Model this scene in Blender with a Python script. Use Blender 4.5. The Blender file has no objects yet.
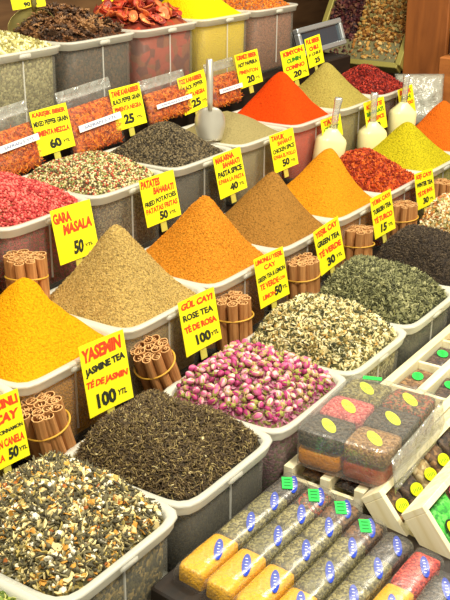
import bpy, math, random
import numpy as np
from mathutils import Vector, Matrix, noise
from math import sin, cos, pi, radians, sqrt

SC = bpy.context.scene
COL = SC.collection
R = random.Random(7)

# ------------------------------------------------------------------ camera model
PITCH = radians(22.3); HEAD = radians(34.2); CZ = 1.75
c_, s_ = cos(PITCH), sin(PITCH); ch, sh = cos(HEAD), sin(HEAD)
def ray(px, py):
    x = (px-225)/1000; y = (py-300)/1000
    fw = c_-y*s_; up = -(y*c_+s_)
    return Vector((ch*x-sh*fw, sh*x+ch*fw, up))
O = Vector((0, 0, CZ))
def at_x(px, py, a):
    d = ray(px, py); return O+d*(a/d.x)
def at_z(px, py, z):
    d = ray(px, py); return O+d*((z-CZ)/d.z)
def at_y(px, py, b):
    d = ray(px, py); return O+d*(b/d.y)

cam = bpy.data.cameras.new('camera'); camo = bpy.data.objects.new('camera', cam); COL.objects.link(camo)
camo.location = (0, 0, CZ); camo.rotation_euler = (radians(90)-PITCH, 0, HEAD)
cam.sensor_fit = 'VERTICAL'; cam.sensor_height = 36; cam.lens = 60
cam.clip_start = .05; cam.clip_end = 60
SC.camera = camo

# ------------------------------------------------------------------ object helpers
def props(o, label=None, cat=None, group=None, kind=None):
    if label: o['label'] = label
    if cat: o['category'] = cat
    if group: o['group'] = group
    if kind: o['kind'] = kind
    return o
def thing(name, loc, label, cat, group=None, mtx=None):
    o = bpy.data.objects.new(name, None); COL.objects.link(o)
    o.empty_display_size = .02
    if mtx is not None: o.matrix_world = mtx
    else: o.location = loc
    return props(o, label, cat, group)
def link(name, me, parent=None):
    o = bpy.data.objects.new(name, me); COL.objects.link(o)
    if parent is not None: o.parent = parent
    return o
def copy_tree(o, parent=None):
    c = o.copy(); COL.objects.link(c)
    if parent is not None: c.parent = parent
    for k in list(o.children): copy_tree(k, c)
    return c

class MB:
    """collects shapes into one mesh"""
    def __init__(self): self.v = []; self.f = []; self.m = []
    def add(self, vs, fs, mi=0, mtx=None):
        n = len(self.v)
        if mtx is not None: vs = [mtx @ Vector(v) for v in vs]
        self.v += [tuple(v) for v in vs]; self.f += [tuple(i+n for i in f) for f in fs]; self.m += [mi]*len(fs)
        return self
    def box(self, c, d, mi=0, mtx=None, taper=1.0, bev=0.0):
        x, y, z = d[0]/2, d[1]/2, d[2]/2
        if bev > 0:
            loops = []
            for (zz, ins) in ((-z, bev), (-z+bev, 0), (z-bev, 0), (z, bev)):
                lp = []
                X, Y = x-ins, y-ins; q = bev
                t = taper if zz > 0 else 1
                for sx, sy, k in ((1, 1, 0), (-1, 1, 1), (-1, -1, 2), (1, -1, 3)):
                    pts = [(X*sx, (Y-q)*sy), ((X-q)*sx, Y*sy)]
                    if k in (1, 3): pts.reverse()
                    lp += [(c[0]+p[0]*t, c[1]+p[1]*t, c[2]+zz) for p in pts]
                loops.append(lp)
            return self.loft(loops, mi, mtx)
        t = taper
        vs = [(-x, -y, -z), (x, -y, -z), (x, y, -z), (-x, y, -z), (-x*t, -y*t, z), (x*t, -y*t, z), (x*t, y*t, z), (-x*t, y*t, z)]
        vs = [(v[0]+c[0], v[1]+c[1], v[2]+c[2]) for v in vs]
        return self.add(vs, [(3, 2, 1, 0), (4, 5, 6, 7), (0, 1, 5, 4), (1, 2, 6, 5), (2, 3, 7, 6), (3, 0, 4, 7)], mi, mtx)
    def loft(self, loops, mi=0, mtx=None, caps=(True, True)):
        n = len(loops[0]); vs = [p for l in loops for p in l]; fs = []
        for i in range(len(loops)-1):
            for j in range(n):
                k = (j+1) % n
                fs.append((i*n+j, i*n+k, (i+1)*n+k, (i+1)*n+j))
        if caps[0]: fs.append(tuple(range(n-1, -1, -1)))
        if caps[1]: fs.append(tuple(range((len(loops)-1)*n, len(loops)*n)))
        return self.add(vs, fs, mi, mtx)
    def tube(self, pts, r, n=8, mi=0, mtx=None, closed=False):
        pts = [Vector(p) for p in pts]; N = len(pts); loops = []
        for i, p in enumerate(pts):
            if closed: t = pts[(i+1) % N]-pts[i-1]
            else: t = pts[min(i+1, N-1)]-pts[max(i-1, 0)]
            t.normalize()
            u = t.cross(Vector((0, 0, 1)))
            if u.length < .05: u = t.cross(Vector((1, 0, 0)))
            u.normalize(); w = t.cross(u)
            rr = r[i] if isinstance(r, (list, tuple)) else r
            loops.append([tuple(p+u*rr*cos(2*pi*k/n)+w*rr*sin(2*pi*k/n)) for k in range(n)])
        if closed: loops.append(loops[0])
        return self.loft(loops, mi, mtx, (not closed, not closed))
    def build(self, name, mats, parent=None, smooth=False, mtx=None):
        me = bpy.data.meshes.new(name); me.from_pydata(self.v, [], self.f)
        if not isinstance(mats, (list, tuple)): mats = [mats]
        for m in mats: me.materials.append(m)
        me.polygons.foreach_set('material_index', self.m)
        if smooth: me.polygons.foreach_set('use_smooth', [True]*len(self.f))
        me.validate(); me.update()
        o = link(name, me, parent)
        if mtx is not None: o.matrix_local = mtx
        return o

# ------------------------------------------------------------------ materials
def srgb(r, g, b):
    f = lambda u: (u/255/12.92) if u/255 <= .04045 else ((u/255+.055)/1.055)**2.4
    return (f(r), f(g), f(b), 1)
MC = {}
def newmat(name):
    m = bpy.data.materials.new(name); m.use_nodes = True
    nt = m.node_tree; nt.nodes.clear()
    out = nt.nodes.new('ShaderNodeOutputMaterial')
    return m, nt, out
def plain(name, col, rough=.6, metal=0, spec=.5, bump=0, bscale=200, var=0, vscale=30, sub=0):
    if name in MC: return MC[name]
    m, nt, out = newmat(name); N = nt.nodes; L = nt.links
    b = N.new('ShaderNodeBsdfPrincipled'); L.new(b.outputs[0], out.inputs[0])
    col = srgb(*col)
    b.inputs['Base Color'].default_value = col; b.inputs['Roughness'].default_value = rough
    b.inputs['Metallic'].default_value = metal; b.inputs['Specular IOR Level'].default_value = spec
    if bump or var:
        tc = N.new('ShaderNodeTexCoord')
    if var:
        n = N.new('ShaderNodeTexNoise'); n.inputs['Scale'].default_value = vscale; n.inputs['Detail'].default_value = 6
        L.new(tc.outputs['Object'], n.inputs['Vector'])
        r = N.new('ShaderNodeValToRGB'); L.new(n.outputs['Fac'], r.inputs[0])
        r.color_ramp.elements[0].position = .32; r.color_ramp.elements[1].position = .68
        r.color_ramp.elements[0].color = tuple(max(0, c*(1-var)) for c in col[:3])+(1,)
        r.color_ramp.elements[1].color = tuple(min(1, c*(1+var)) for c in col[:3])+(1,)
        L.new(r.outputs[0], b.inputs['Base Color'])
    if bump:
        n2 = N.new('ShaderNodeTexNoise'); n2.inputs['Scale'].default_value = bscale; n2.inputs['Detail'].default_value = 4
        L.new(tc.outputs['Object'], n2.inputs['Vector'])
        bp = N.new('ShaderNodeBump'); bp.inputs['Strength'].default_value = bump; bp.inputs['Distance'].default_value = .004
        L.new(n2.outputs['Fac'], bp.inputs['Height']); L.new(bp.outputs[0], b.inputs['Normal'])
    MC[name] = m; return m
def grain(name, cols, scale=160, rough=.8, bump=.6):
    """a mass of grains: voronoi cells picking from a palette"""
    if name in MC: return MC[name]
    m, nt, out = newmat(name); N = nt.nodes; L = nt.links
    b = N.new('ShaderNodeBsdfPrincipled'); L.new(b.outputs[0], out.inputs[0]); b.inputs['Roughness'].default_value = rough
    b.inputs['Specular IOR Level'].default_value = .25
    tc = N.new('ShaderNodeTexCoord'); v = N.new('ShaderNodeTexVoronoi'); v.inputs['Scale'].default_value = scale
    L.new(tc.outputs['Object'], v.inputs['Vector'])
    sp = N.new('ShaderNodeSeparateColor'); L.new(v.outputs['Color'], sp.inputs[0])
    r = N.new('ShaderNodeValToRGB'); r.color_ramp.interpolation = 'CONSTANT'
    e = r.color_ramp.elements
    while len(e) < len(cols): e.new(.5)
    for i, cc in enumerate(cols): e[i].position = i/len(cols); e[i].color = srgb(*cc)
    L.new(sp.outputs[0], r.inputs[0]); L.new(r.outputs[0], b.inputs['Base Color'])
    bp = N.new('ShaderNodeBump'); bp.inputs['Strength'].default_value = bump; bp.inputs['Distance'].default_value = .003; bp.invert = True
    L.new(v.outputs['Distance'], bp.inputs['Height']); L.new(bp.outputs[0], b.inputs['Normal'])
    MC[name] = m; return m
def powder(name, col, var=.12, dark=None, bump=.5, bscale=260):
    if name in MC: return MC[name]
    m, nt, out = newmat(name); N = nt.nodes; L = nt.links
    b = N.new('ShaderNodeBsdfPrincipled'); L.new(b.outputs[0], out.inputs[0]); b.inputs['Roughness'].default_value = 1
    b.inputs['Specular IOR Level'].default_value = .05
    tc = N.new('ShaderNodeTexCoord')
    n = N.new('ShaderNodeTexNoise'); n.inputs['Scale'].default_value = 230; n.inputs['Detail'].default_value = 3; n.inputs['Roughness'].default_value = .7
    L.new(tc.outputs['Object'], n.inputs['Vector'])
    c1 = srgb(*(dark or tuple(int(c*(1-1.6*var)) for c in col))); c2 = srgb(*col); c3 = srgb(*tuple(min(255, int(c*(1+var*.6))) for c in col))
    r = N.new('ShaderNodeValToRGB'); e = r.color_ramp.elements; e.new(.5)
    for i, (p, cc) in enumerate(((.33, c1), (.48, c2), (.68, c3))): e[i].position = p; e[i].color = cc
    L.new(n.outputs['Fac'], r.inputs[0]); L.new(r.outputs[0], b.inputs['Base Color'])
    n2 = N.new('ShaderNodeTexNoise'); n2.inputs['Scale'].default_value = bscale; n2.inputs['Detail'].default_value = 5
    L.new(tc.outputs['Object'], n2.inputs['Vector'])
    bp = N.new('ShaderNodeBump'); bp.inputs['Strength'].default_value = bump; bp.inputs['Distance'].default_value = .009
    L.new(n2.outputs['Fac'], bp.inputs['Height']); L.new(bp.outputs[0], b.inputs['Normal'])
    MC[name] = m; return m
def filmy(name, col, opacity, rough=.3, gloss=.0, bump=0, trans=0.0, gr=.2):
    """thin plastic: partly see-through, partly a diffuse or glossy skin"""
    if name in MC: return MC[name]
    m, nt, out = newmat(name); N = nt.nodes; L = nt.links
    t = N.new('ShaderNodeBsdfTransparent'); b = N.new('ShaderNodeBsdfPrincipled'); mx = N.new('ShaderNodeMixShader')
    b.inputs['Base Color'].default_value = srgb(*col); b.inputs['Roughness'].default_value = rough
    L.new(t.outputs[0], mx.inputs[1])
    src = b.outputs[0]
    if trans:
        tl = N.new('ShaderNodeBsdfTranslucent'); tl.inputs[0].default_value = srgb(*col)
        m2 = N.new('ShaderNodeMixShader'); m2.inputs[0].default_value = trans
        L.new(b.outputs[0], m2.inputs[1]); L.new(tl.outputs[0], m2.inputs[2]); src = m2.outputs[0]
    if bump:
        tc = N.new('ShaderNodeTexCoord'); n2 = N.new('ShaderNodeTexNoise'); n2.inputs['Scale'].default_value = 28; n2.inputs['Distortion'].default_value = 1.5
        L.new(tc.outputs['Object'], n2.inputs['Vector'])
        bp = N.new('ShaderNodeBump'); bp.inputs['Strength'].default_value = bump; bp.inputs['Distance'].default_value = .02
        L.new(n2.outputs['Fac'], bp.inputs['Height']); L.new(bp.outputs[0], b.inputs['Normal'])
    if gloss:
        g = N.new('ShaderNodeBsdfGlossy'); g.inputs['Roughness'].default_value = gr
        if bump: L.new(bp.outputs[0], g.inputs['Normal'])
        lw = N.new('ShaderNodeLayerWeight'); lw.inputs[0].default_value = .35
        if bump: L.new(bp.outputs[0], lw.inputs['Normal'])
        ma = N.new('ShaderNodeMath'); ma.operation = 'MULTIPLY_ADD'; L.new(lw.outputs['Fresnel'], ma.inputs[0]); ma.inputs[1].default_value = gloss; ma.inputs[2].default_value = gloss*.25; ma.use_clamp = True
        L.new(src, mx.inputs[2]); mx.inputs[0].default_value = opacity
        m3 = N.new('ShaderNodeMixShader'); L.new(ma.outputs[0], m3.inputs[0]); L.new(mx.outputs[0], m3.inputs[1]); L.new(g.outputs[0], m3.inputs[2])
        L.new(m3.outputs[0], out.inputs[0])
    else:
        L.new(src, mx.inputs[2]); mx.inputs[0].default_value = opacity
        L.new(mx.outputs[0], out.inputs[0])
    MC[name] = m; return m
def wood(name, c1, c2, scale=(4, 60, 60), rough=.55):
    if name in MC: return MC[name]
    m, nt, out = newmat(name); N = nt.nodes; L = nt.links
    b = N.new('ShaderNodeBsdfPrincipled'); L.new(b.outputs[0], out.inputs[0]); b.inputs['Roughness'].default_value = rough
    tc = N.new('ShaderNodeTexCoord'); mp = N.new('ShaderNodeMapping'); mp.inputs['Scale'].default_value = scale
    L.new(tc.outputs['Object'], mp.inputs[0])
    n = N.new('ShaderNodeTexNoise'); n.inputs['Scale'].default_value = 1; n.inputs['Detail'].default_value = 6; n.inputs['Distortion'].default_value = .6
    L.new(mp.outputs[0], n.inputs['Vector'])
    r = N.new('ShaderNodeValToRGB'); r.color_ramp.elements[0].color = srgb(*c1); r.color_ramp.elements[1].color = srgb(*c2)
    r.color_ramp.elements[0].position = .3; r.color_ramp.elements[1].position = .7
    L.new(n.outputs['Fac'], r.inputs[0]); L.new(r.outputs[0], b.inputs['Base Color'])
    MC[name] = m; return m

M_TUB = filmy('frosted_plastic', (216, 212, 196), .13, .35, trans=.3)
M_RIM = filmy('milky_plastic', (248, 246, 232), .60, .28, trans=.2)
M_RIB = filmy('plastic_seam', (240, 238, 228), .45, .35)
M_FILM = filmy('clear_film', (240, 240, 230), .03, .25, gloss=.16, bump=.15, gr=.38)
M_FILMC = filmy('crinkled_film', (235, 235, 220), .22, .25, gloss=.4, bump=.5)
M_CLEAR = filmy('clear_acrylic', (240, 238, 228), .35, .1, gloss=.8)
M_CREAM = filmy('cream_acrylic', (236, 226, 168), .93, .25)
M_YEL = plain('yellow_card', (246, 232, 16), .55)
M_RED = plain('red_marker', (226, 66, 18), .6)
M_BLK = plain('black_marker', (34, 40, 22), .6)
M_STEEL = plain('brushed_steel', (214, 208, 190), .34, metal=.65)
M_CREATEWOOD = wood('pale_crate_wood', (226, 212, 164), (248, 240, 208), (60, 5, 60))
M_DARK = wood('dark_stand_wood', (20, 13, 8), (42, 27, 15), (40, 3, 40))
M_BROWN = wood('warm_brown_wood', (122, 66, 24), (172, 100, 42), (20, 20, 3))
M_BLUE = plain('blue_label', (30, 62, 180), .4)
M_WHITE = plain('white_paper', (240, 240, 236), .6)
M_GREEN = plain('green_sticker', (44, 214, 84), .5)
M_DGREEN = plain('dark_green_ink', (16, 120, 50), .5)
M_LIME = plain('lime_sticker', (222, 232, 30), .45)
M_BAND = plain('rubber_band', (206, 158, 50), .5)
M_GREYINK = plain('blue_grey_ink', (110, 120, 160), .6)

# ------------------------------------------------------------------ plan shapes: rounded rectangles
EXP = 8.0
def sup(th, hx, hy, e=EXP):
    c, s = cos(th), sin(th)
    r = (abs(c/hx)**e+abs(s/hy)**e)**(-1/e)
    return r*c, r*s
NA = 64
ANG = [2*pi*(i+.5)/NA for i in range(NA)]
def loop(hx, hy, z, e=EXP): return [(*sup(t, hx, hy, e), z) for t in ANG]

def make_tub_meshes(hx, hy, h):
    mb = MB(); T = .93
    t = .0022
    mb.loft([loop(hx*T-.012, hy*T-.012, 0), loop(hx*T-.004, hy*T-.004, .003), loop(hx*T, hy*T, .010), loop(hx-.007, hy-.007, h-.004),
             loop(hx-.007-t, hy-.007-t, h-.004), loop(hx*T-t, hy*T-t, .012), loop(hx*T-.010, hy*T-.010, .005)])
    # moulded seam on two faces
    body = mb
    ribs = []
    for sx in (1, -1):
        for ax in (0, 1):
            vs = []; H_ = hx if ax == 0 else hy
            for z in (.03, h-.022):
                e = (H_*T+(H_-.007-H_*T)*(z/h))*sx
                q = [(e-.001*sx, -.0015, z), (e+.0012*sx, -.0015, z), (e+.0012*sx, .0015, z), (e-.001*sx, .0015, z)]
                vs += q if ax == 0 else [(p[1], p[0], p[2]) for p in q]
            ribs.append(MB().loft([vs[:4], vs[4:]]))
    rim = MB()
    rim.loft([loop(hx-.006, hy-.006, h-.018), loop(hx, hy, h-.019), loop(hx+.0015, hy+.0015, h-.006), loop(hx+.0045, hy+.0045, h-.004), loop(hx+.0045, hy+.0045, h-.001),
              loop(hx+.002, hy+.002, h+.001), loop(hx-.006, hy-.006, h+.001), loop(hx-.009, hy-.009, h-.003), loop(hx-.0105, hy-.0105, h-.018)], caps=(False, False))
    rim.loft([loop(hx-.0105, hy-.0105, h-.018), loop(hx-.006, hy-.006, h-.018)], caps=(False, False))
    for sx in (1, -1):   # lift tabs on the middle of the long edges
        rim.box((sx*(hx+.001), 0, h-.010), (.009, .036, .012), bev=.003)
        rim.box((0, sx*(hy+.001), h-.010), (.036, .009, .012), bev=.003)
    return body, ribs, rim
TUBCACHE = {}
def tub(cx, cy, zb, hx, hy, h, label, group, rot=0):
    key = (hx, hy, h)
    t = thing('plastic_tub', (cx, cy, zb), label, 'tub', group)
    t.rotation_euler = (0, 0, rot)
    if key not in TUBCACHE:
        b, r, m = make_tub_meshes(hx, hy, h)
        bo = b.build('tub_wall', M_TUB, t, True); ro = [x.build('moulded_seam', M_RIB, bo) for x in r]; mo = m.build('rim', M_RIM, t, True)
        TUBCACHE[key] = (bo.data, [x.data for x in ro], mo.data)
    else:
        d = TUBCACHE[key]
        bo = link('tub_wall', d[0], t); [link('moulded_seam', x, bo) for x in d[1]]; link('rim', d[2], t)
    return t

# ------------------------------------------------------------------ heap surfaces
def hprof(kind, s):
    if kind == 'cone':
        k = .13
        return (sqrt(1+k*k)-sqrt(s*s+k*k))/(sqrt(1+k*k)-k)
    if kind == 'soft':
        return (1-s**1.5)
    if kind == 'full':
        return (1-s**2.6)
    return (1-s*s)
class Heap:
    def __init__(self, cx, cy, zb, hx, hy, h, H, kind='cone', off=(0, 0), seed=0, rough=.004, edge=.008, plat=None, rot=0):
        self.__dict__.update(cx=cx, cy=cy, zb=zb, hx=hx-.011, hy=hy-.011, h=h, H=H, kind=kind, off=off, seed=seed, rough=rough, edge=edge, T=.93, plat=plat, rot=rot)
    def pt(self, s, th):
        bx, by = sup(th, self.hx, self.hy)
        if self.kind in ('cone', 'soft'):
            w = s**3; cxr, cyr = sup(th, self.hx*1.02, self.hy*1.02, 2.2)
            bx = bx*w+cxr*(1-w); by = by*w+cyr*(1-w)
        x = (1-s)*self.off[0]+s*bx; y = (1-s)*self.off[1]+s*by
        f = hprof(self.kind, s)
        z = self.h-self.edge+self.H*f
        p = Vector((x*9+self.seed*7.3, y*9+self.seed*3.1, self.seed))
        w = 1-s**6
        z += self.rough*w*(noise.noise(p)*2.2+noise.noise(p*3)*.9+noise.noise(p*9)*.35)
        if self.plat: z = self.plat(x, y, z)
        return Vector((x, y, z))
    def mesh(self, name, mats, label, cat, res=44, parent=None):
        mb = MB(); loops = []
        T = .93
        hx, hy = self.hx+.011, self.hy+.011
        n = NA
        loops.append(loop(hx*T-.014, hy*T-.014, .008))
        loops.append(loop(hx*T-.006, hy*T-.006, .014))
        k = (self.h-self.edge-.01)/self.h
        loops.append(loop(hx*T+(hx-.007-hx*T)*k-.0045, hy*T+(hy-.007-hy*T)*k-.0045, self.h-self.edge-.008))
        for i in range(res):
            s = 1-i/res
            loops.append([tuple(self.pt(s, t)) for t in ANG])
        mb.loft(loops, caps=(True, False))
        base = (len(loops)-1)*n; ci = len(mb.v); mb.v.append(tuple(self.pt(0, 0)))
        for j in range(n): mb.f.append((base+j, base+(j+1) % n, ci)); mb.m.append(0)
        nside = n*3+1
        if isinstance(mats, (list, tuple)) and len(mats) > 1:
            for q in range(nside): mb.m[q] = 1
        o = mb.build(name, mats, parent, True)
        o.location = (self.cx, self.cy, self.zb); o.rotation_euler = (0, 0, self.rot)
        props(o, label, cat, None, 'stuff')
        return o
    def world(self, p):
        v = Matrix.Rotation(self.rot, 3, 'Z') @ Vector(p)
        return v+Vector((self.cx, self.cy, self.zb))
    def sample(self, n, rnd, smax=.97):
        out = []
        for _ in range(n):
            s = sqrt(rnd.random())*smax; t = rnd.random()*2*pi
            out.append(self.pt(s, t))
        return out

# granules
def ico():
    t = (1+5**.5)/2
    v = [(-1, t, 0), (1, t, 0), (-1, -t, 0), (1, -t, 0), (0, -1, t), (0, 1, t), (0, -1, -t), (0, 1, -t), (t, 0, -1), (t, 0, 1), (-t, 0, -1), (-t, 0, 1)]
    f = [(0, 11, 5), (0, 5, 1), (0, 1, 7), (0, 7, 10), (0, 10, 11), (1, 5, 9), (5, 11, 4), (11, 10, 2), (10, 7, 6), (7, 1, 8), (3, 9, 4), (3, 4, 2), (3, 2, 6), (3, 6, 8), (3, 8, 9), (4, 9, 5), (2, 4, 11), (6, 2, 10), (8, 6, 7), (9, 8, 1)]
    v = np.array(v, float)/sqrt(1+t*t); return v, f
def gran(kind):
    if kind == 'ball': return ico()
    if kind == 'grain':
        v, f = ico(); return v*np.array([1, .42, .42]), f
    if kind == 'chunk':
        v, f = ico(); rs = np.random.RandomState(3); return v*(1+rs.uniform(-.3, .3, (12, 1)))*np.array([1, .8, .55]), f
    if kind == 'flake':
        a = np.array([[-1, -.5, 0], [-.1, -.75, .12], [1, -.25, 0], [.8, .55, .1], [-.1, .7, -.1], [-.9, .35, .12]])
        v = np.vstack([a+[0, 0, .07], a-[0, 0, .07]])
        f = [(0, 1, 2, 3, 4, 5), (11, 10, 9, 8, 7, 6)]+[(i, i+6, (i+1) % 6+6, (i+1) % 6) for i in range(6)]
        return v, f
    if kind == 'curl':
        v = []; f = []
        P = [(-1, -.18, 0), (-.35, .16, .12), (.35, -.06, .2), (1, .25, -.05)]
        rr = [.07, .19, .17, .05]
        for p, r in zip(P, rr):
            for k in range(4): v.append((p[0], p[1]+r*cos(k*pi/2), p[2]+r*sin(k*pi/2)))
        for i in range(3):
            for k in range(4): f.append((i*4+k, i*4+(k+1) % 4, i*4+4+(k+1) % 4, i*4+4+k))
        f += [(3, 2, 1, 0), (12, 13, 14, 15)]
        return np.array(v), f
    if kind == 'thread':
        v = []; f = []
        P = [(-1, 0, 0), (0, .35, .1), (1, -.1, 0)]
        for p in P:
            for k in range(3): v.append((p[0], p[1]+.07*cos(k*2.094), p[2]+.07*sin(k*2.094)))
        for i in range(2):
            for k in range(3): f.append((i*3+k, i*3+(k+1) % 3, i*3+3+(k+1) % 3, i*3+3+k))
        return np.array(v), f
def scatter_mesh(name, pts, kinds, mats, seed=0, parent=None, flat=.0):
    """kinds: list of (granule kind, size lo, size hi, material indices, weight)"""
    rs = np.random.RandomState(seed)
    pts = np.array([tuple(p) for p in pts]); n = len(pts)
    w = np.array([k[4] for k in kinds], float); w /= w.sum()
    ch_ = rs.choice(len(kinds), n, p=w)
    V = []; LS = []; LI = []; MI = []; SM = []; vo = 0
    for ki, k in enumerate(kinds):
        P = pts[ch_ == ki]; m = len(P)
        if m == 0: continue
        gv, gf = gran(k[0])
        q = rs.normal(size=(m, 4)); 
        if flat: q[:, 1:3] *= flat     # keep pieces lying flatter
        q /= np.linalg.norm(q, axis=1)[:, None]
        a, b, c, d = q.T
        Rm = np.stack([np.stack([1-2*(c*c+d*d), 2*(b*c-a*d), 2*(b*d+a*c)], -1), np.stack([2*(b*c+a*d), 1-2*(b*b+d*d), 2*(c*d-a*b)], -1), np.stack([2*(b*d-a*c), 2*(c*d+a*b), 1-2*(b*b+c*c)], -1)], -2)
        sc = rs.uniform(k[1], k[2], m)
        vv = np.einsum('mij,vj->mvi', Rm, gv)*sc[:, None, None]+P[:, None, :]
        nv = len(gv); V.append(vv.reshape(-1, 3))
        mi = rs.choice(k[3], m)
        base = vo+np.arange(m)*nv
        for f in gf:
            idx = base[:, None]+np.array(f)[None, :]
            LI.append(idx.reshape(-1)); LS.append(np.full(m, len(f))); MI.append(mi); SM.append(np.full(m, k[0] in ('ball', 'grain', 'curl')))
        vo += m*nv
    V = np.vstack(V); LI = np.concatenate(LI); LS = np.concatenate(LS); MI = np.concatenate(MI); SM = np.concatenate(SM)
    me = bpy.data.meshes.new(name)
    me.vertices.add(len(V)); me.vertices.foreach_set('co', V.astype('f').ravel())
    me.loops.add(len(LI)); me.loops.foreach_set('vertex_index', LI.astype('i'))
    me.polygons.add(len(LS)); me.polygons.foreach_set('loop_start', np.concatenate([[0], np.cumsum(LS)[:-1]]).astype('i'))
    for m_ in mats: me.materials.append(m_)
    me.polygons.foreach_set('material_index', MI.astype('i')); me.polygons.foreach_set('use_smooth', SM.astype(bool))
    me.update(calc_edges=True); me.validate()
    return link(name, me, parent)
def pal(prefix, cols, rough=.65, spec=.35):
    return [plain(prefix+'_tone_%d' % i, c, rough, spec=spec) for i, c in enumerate(cols)]
def topping(h, name, n, kinds, mats, seed, base, lift=.002, smax=.975, flat=0):
    rnd = random.Random(seed)
    pts = [p+Vector((0, 0, lift*rnd.uniform(-.3, 1))) for p in h.sample(n, rnd, smax)]
    return scatter_mesh(name, pts, kinds, mats, seed, base, flat)

# ------------------------------------------------------------------ setting
def struct(name, mb, m):
    o = mb.build(name, m); o['kind'] = 'structure'; return o
struct('floor', MB().box((0, 2, -.05), (9, 10, .1)), plain('floor_tiles', (120, 110, 96), .5, var=.2, vscale=4))
struct('wall_back', MB().box((-2.62, 2.2, 1.35), (.1, 5.2, 2.9)), wood('back_panelling', (96, 66, 40), (132, 96, 60), (3, 3, 24)))
struct('wall_far', MB().box((-.9, 4.85, 1.35), (3.6, .1, 2.9)), wood('far_panelling', (52, 32, 18), (84, 52, 28), (20, 3, 3)))

# stepped display stand
ZA, ZB, ZC, ZD, ZE = .757, .866, 1.011, 1.128, 1.208
st = thing('display_stand', (-1.2, 1.6, 0), 'dark stepped wooden stand carrying all the rows of spice tubs', 'display stand')
off = Vector((-1.2, 1.6, 0))
def stepbox(x0, x1, y0, y1, z1, m=M_DARK, name='step'):
    mb = MB().box(((x0+x1)/2-off.x, (y0+y1)/2-off.y, z1/2), (x1-x0, y1-y0, z1), bev=.004); return mb.build(name, m, st)
stepbox(-.999, -.742, .30, 2.75, ZA-.0005)
stepbox(-1.305, -1.0, .45, 3.15, ZB-.0005)
stepbox(-1.568, -1.306, .8, 3.3, ZC-.0005)
stepbox(-1.665, -1.569, .9, 3.3, ZD-.0005)
stepbox(-2.0, -1.666, 1.2, 3.25, ZE-.0005)
stepbox(-.741, -.16, .30, 2.75, .64)

# ------------------------------------------------------------------ tubs and their contents
HX, HY, TH = .1275, .1275, .16
HXC = .1225
def cyA(i): return .850+.26*(i-1)
def cyB(i): return 1.103+.26*(i-1)
CYC = {0: 1.08, 1: 1.338, 2: 1.590, 3: 1.858, 4: 2.122, 5: 2.388, 6: 2.645, 7: 2.900}
AX, BX, CX, EX = -.864, -1.173, -1.436, -1.812
side = 'side tubs'
# --- row A: teas
def leafheap(h, name, label, cat, sidecols, mats, kinds, n, seed, lift=.003, flat=0, sscale=140):
    base = h.mesh(name, [grain(name+'_mass', sidecols, sscale*1.6)], label, cat)
    topping(h, 'loose_pieces', n, kinds, mats, seed, base, lift, flat=flat)
    return base
G_A = 'frosted plastic tubs of tea in the front row'
# A0
tub(AX, cyA(0), ZA, HX, HY, TH, 'frosted tub of green herb cut off by the bottom left corner', G_A)
h = Heap(AX, cyA(0), ZA, HX, HY, TH, .05, 'dome', (-.02, 0), 1)
m = pal('herb', [(120, 140, 50), (160, 170, 70), (90, 110, 40), (190, 190, 110)])
leafheap(h, 'green_herb', 'loose green herb at the extreme bottom left corner', 'herb', [(110, 130, 50), (150, 160, 70), (80, 100, 40)], m, [('flake', .003, .006, [0, 1, 2, 3], 1)], 2500, 1)
# A1 mixed green tea with white and orange pieces
tub(AX, cyA(1), ZA, HX, HY, TH, 'large frosted tub of chunky mixed tea nearest the camera at bottom left', G_A)
h = Heap(AX, cyA(1), ZA, HX, HY, TH, 0.074, 'full', (-.03, .01), 2, rough=.006)
m = pal('fruit_tea', [(76, 70, 50), (104, 96, 68), (134, 124, 86), (232, 212, 150), (240, 232, 206), (206, 150, 62), (168, 96, 40), (190, 170, 96)])
leafheap(h, 'mixed_tea', 'chunky tea of dark leaves with cream, white and amber fruit bits', 'tea',
         [(70, 66, 40), (150, 130, 70), (100, 92, 50), (200, 170, 100), (60, 56, 34)], m,
         [('curl', .008, .014, [0, 1, 1, 2, 0], 6.0), ('flake', .005, .0095, [3, 3, 7, 5], 3), ('grain', .006, .010, [0, 1, 2], 2.2), ('chunk', .004, .0072, [4, 3, 4], 1.9), ('chunk', .003, .0075, [6, 5, 3], 1.2)], 7500, 2, .006, sscale=110)
# A2 jasmine
tub(AX, cyA(2), ZA, HX, HY, TH, 'frosted tub of dark twisted jasmine tea in the front row', G_A)
h = Heap(AX, cyA(2), ZA, HX, HY, TH, 0.072, 'full', (-.04, -.01), 3, rough=.005)
m = pal('jasmine', [(68, 54, 36), (96, 78, 50), (132, 112, 70), (172, 152, 96), (226, 210, 156), (78, 62, 38)])
leafheap(h, 'jasmine_tea', 'dark wiry jasmine tea leaves with a few pale petals', 'tea',
         [(40, 34, 24), (70, 60, 38), (54, 44, 30)], m,
         [('curl', .005, .009, [0, 1, 5, 0, 1, 2], 9), ('thread', .005, .009, [2, 3], 1.4), ('flake', .003, .0055, [4], .12), ('curl', .004, .007, [3], .6)], 10500, 3, .003)
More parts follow.
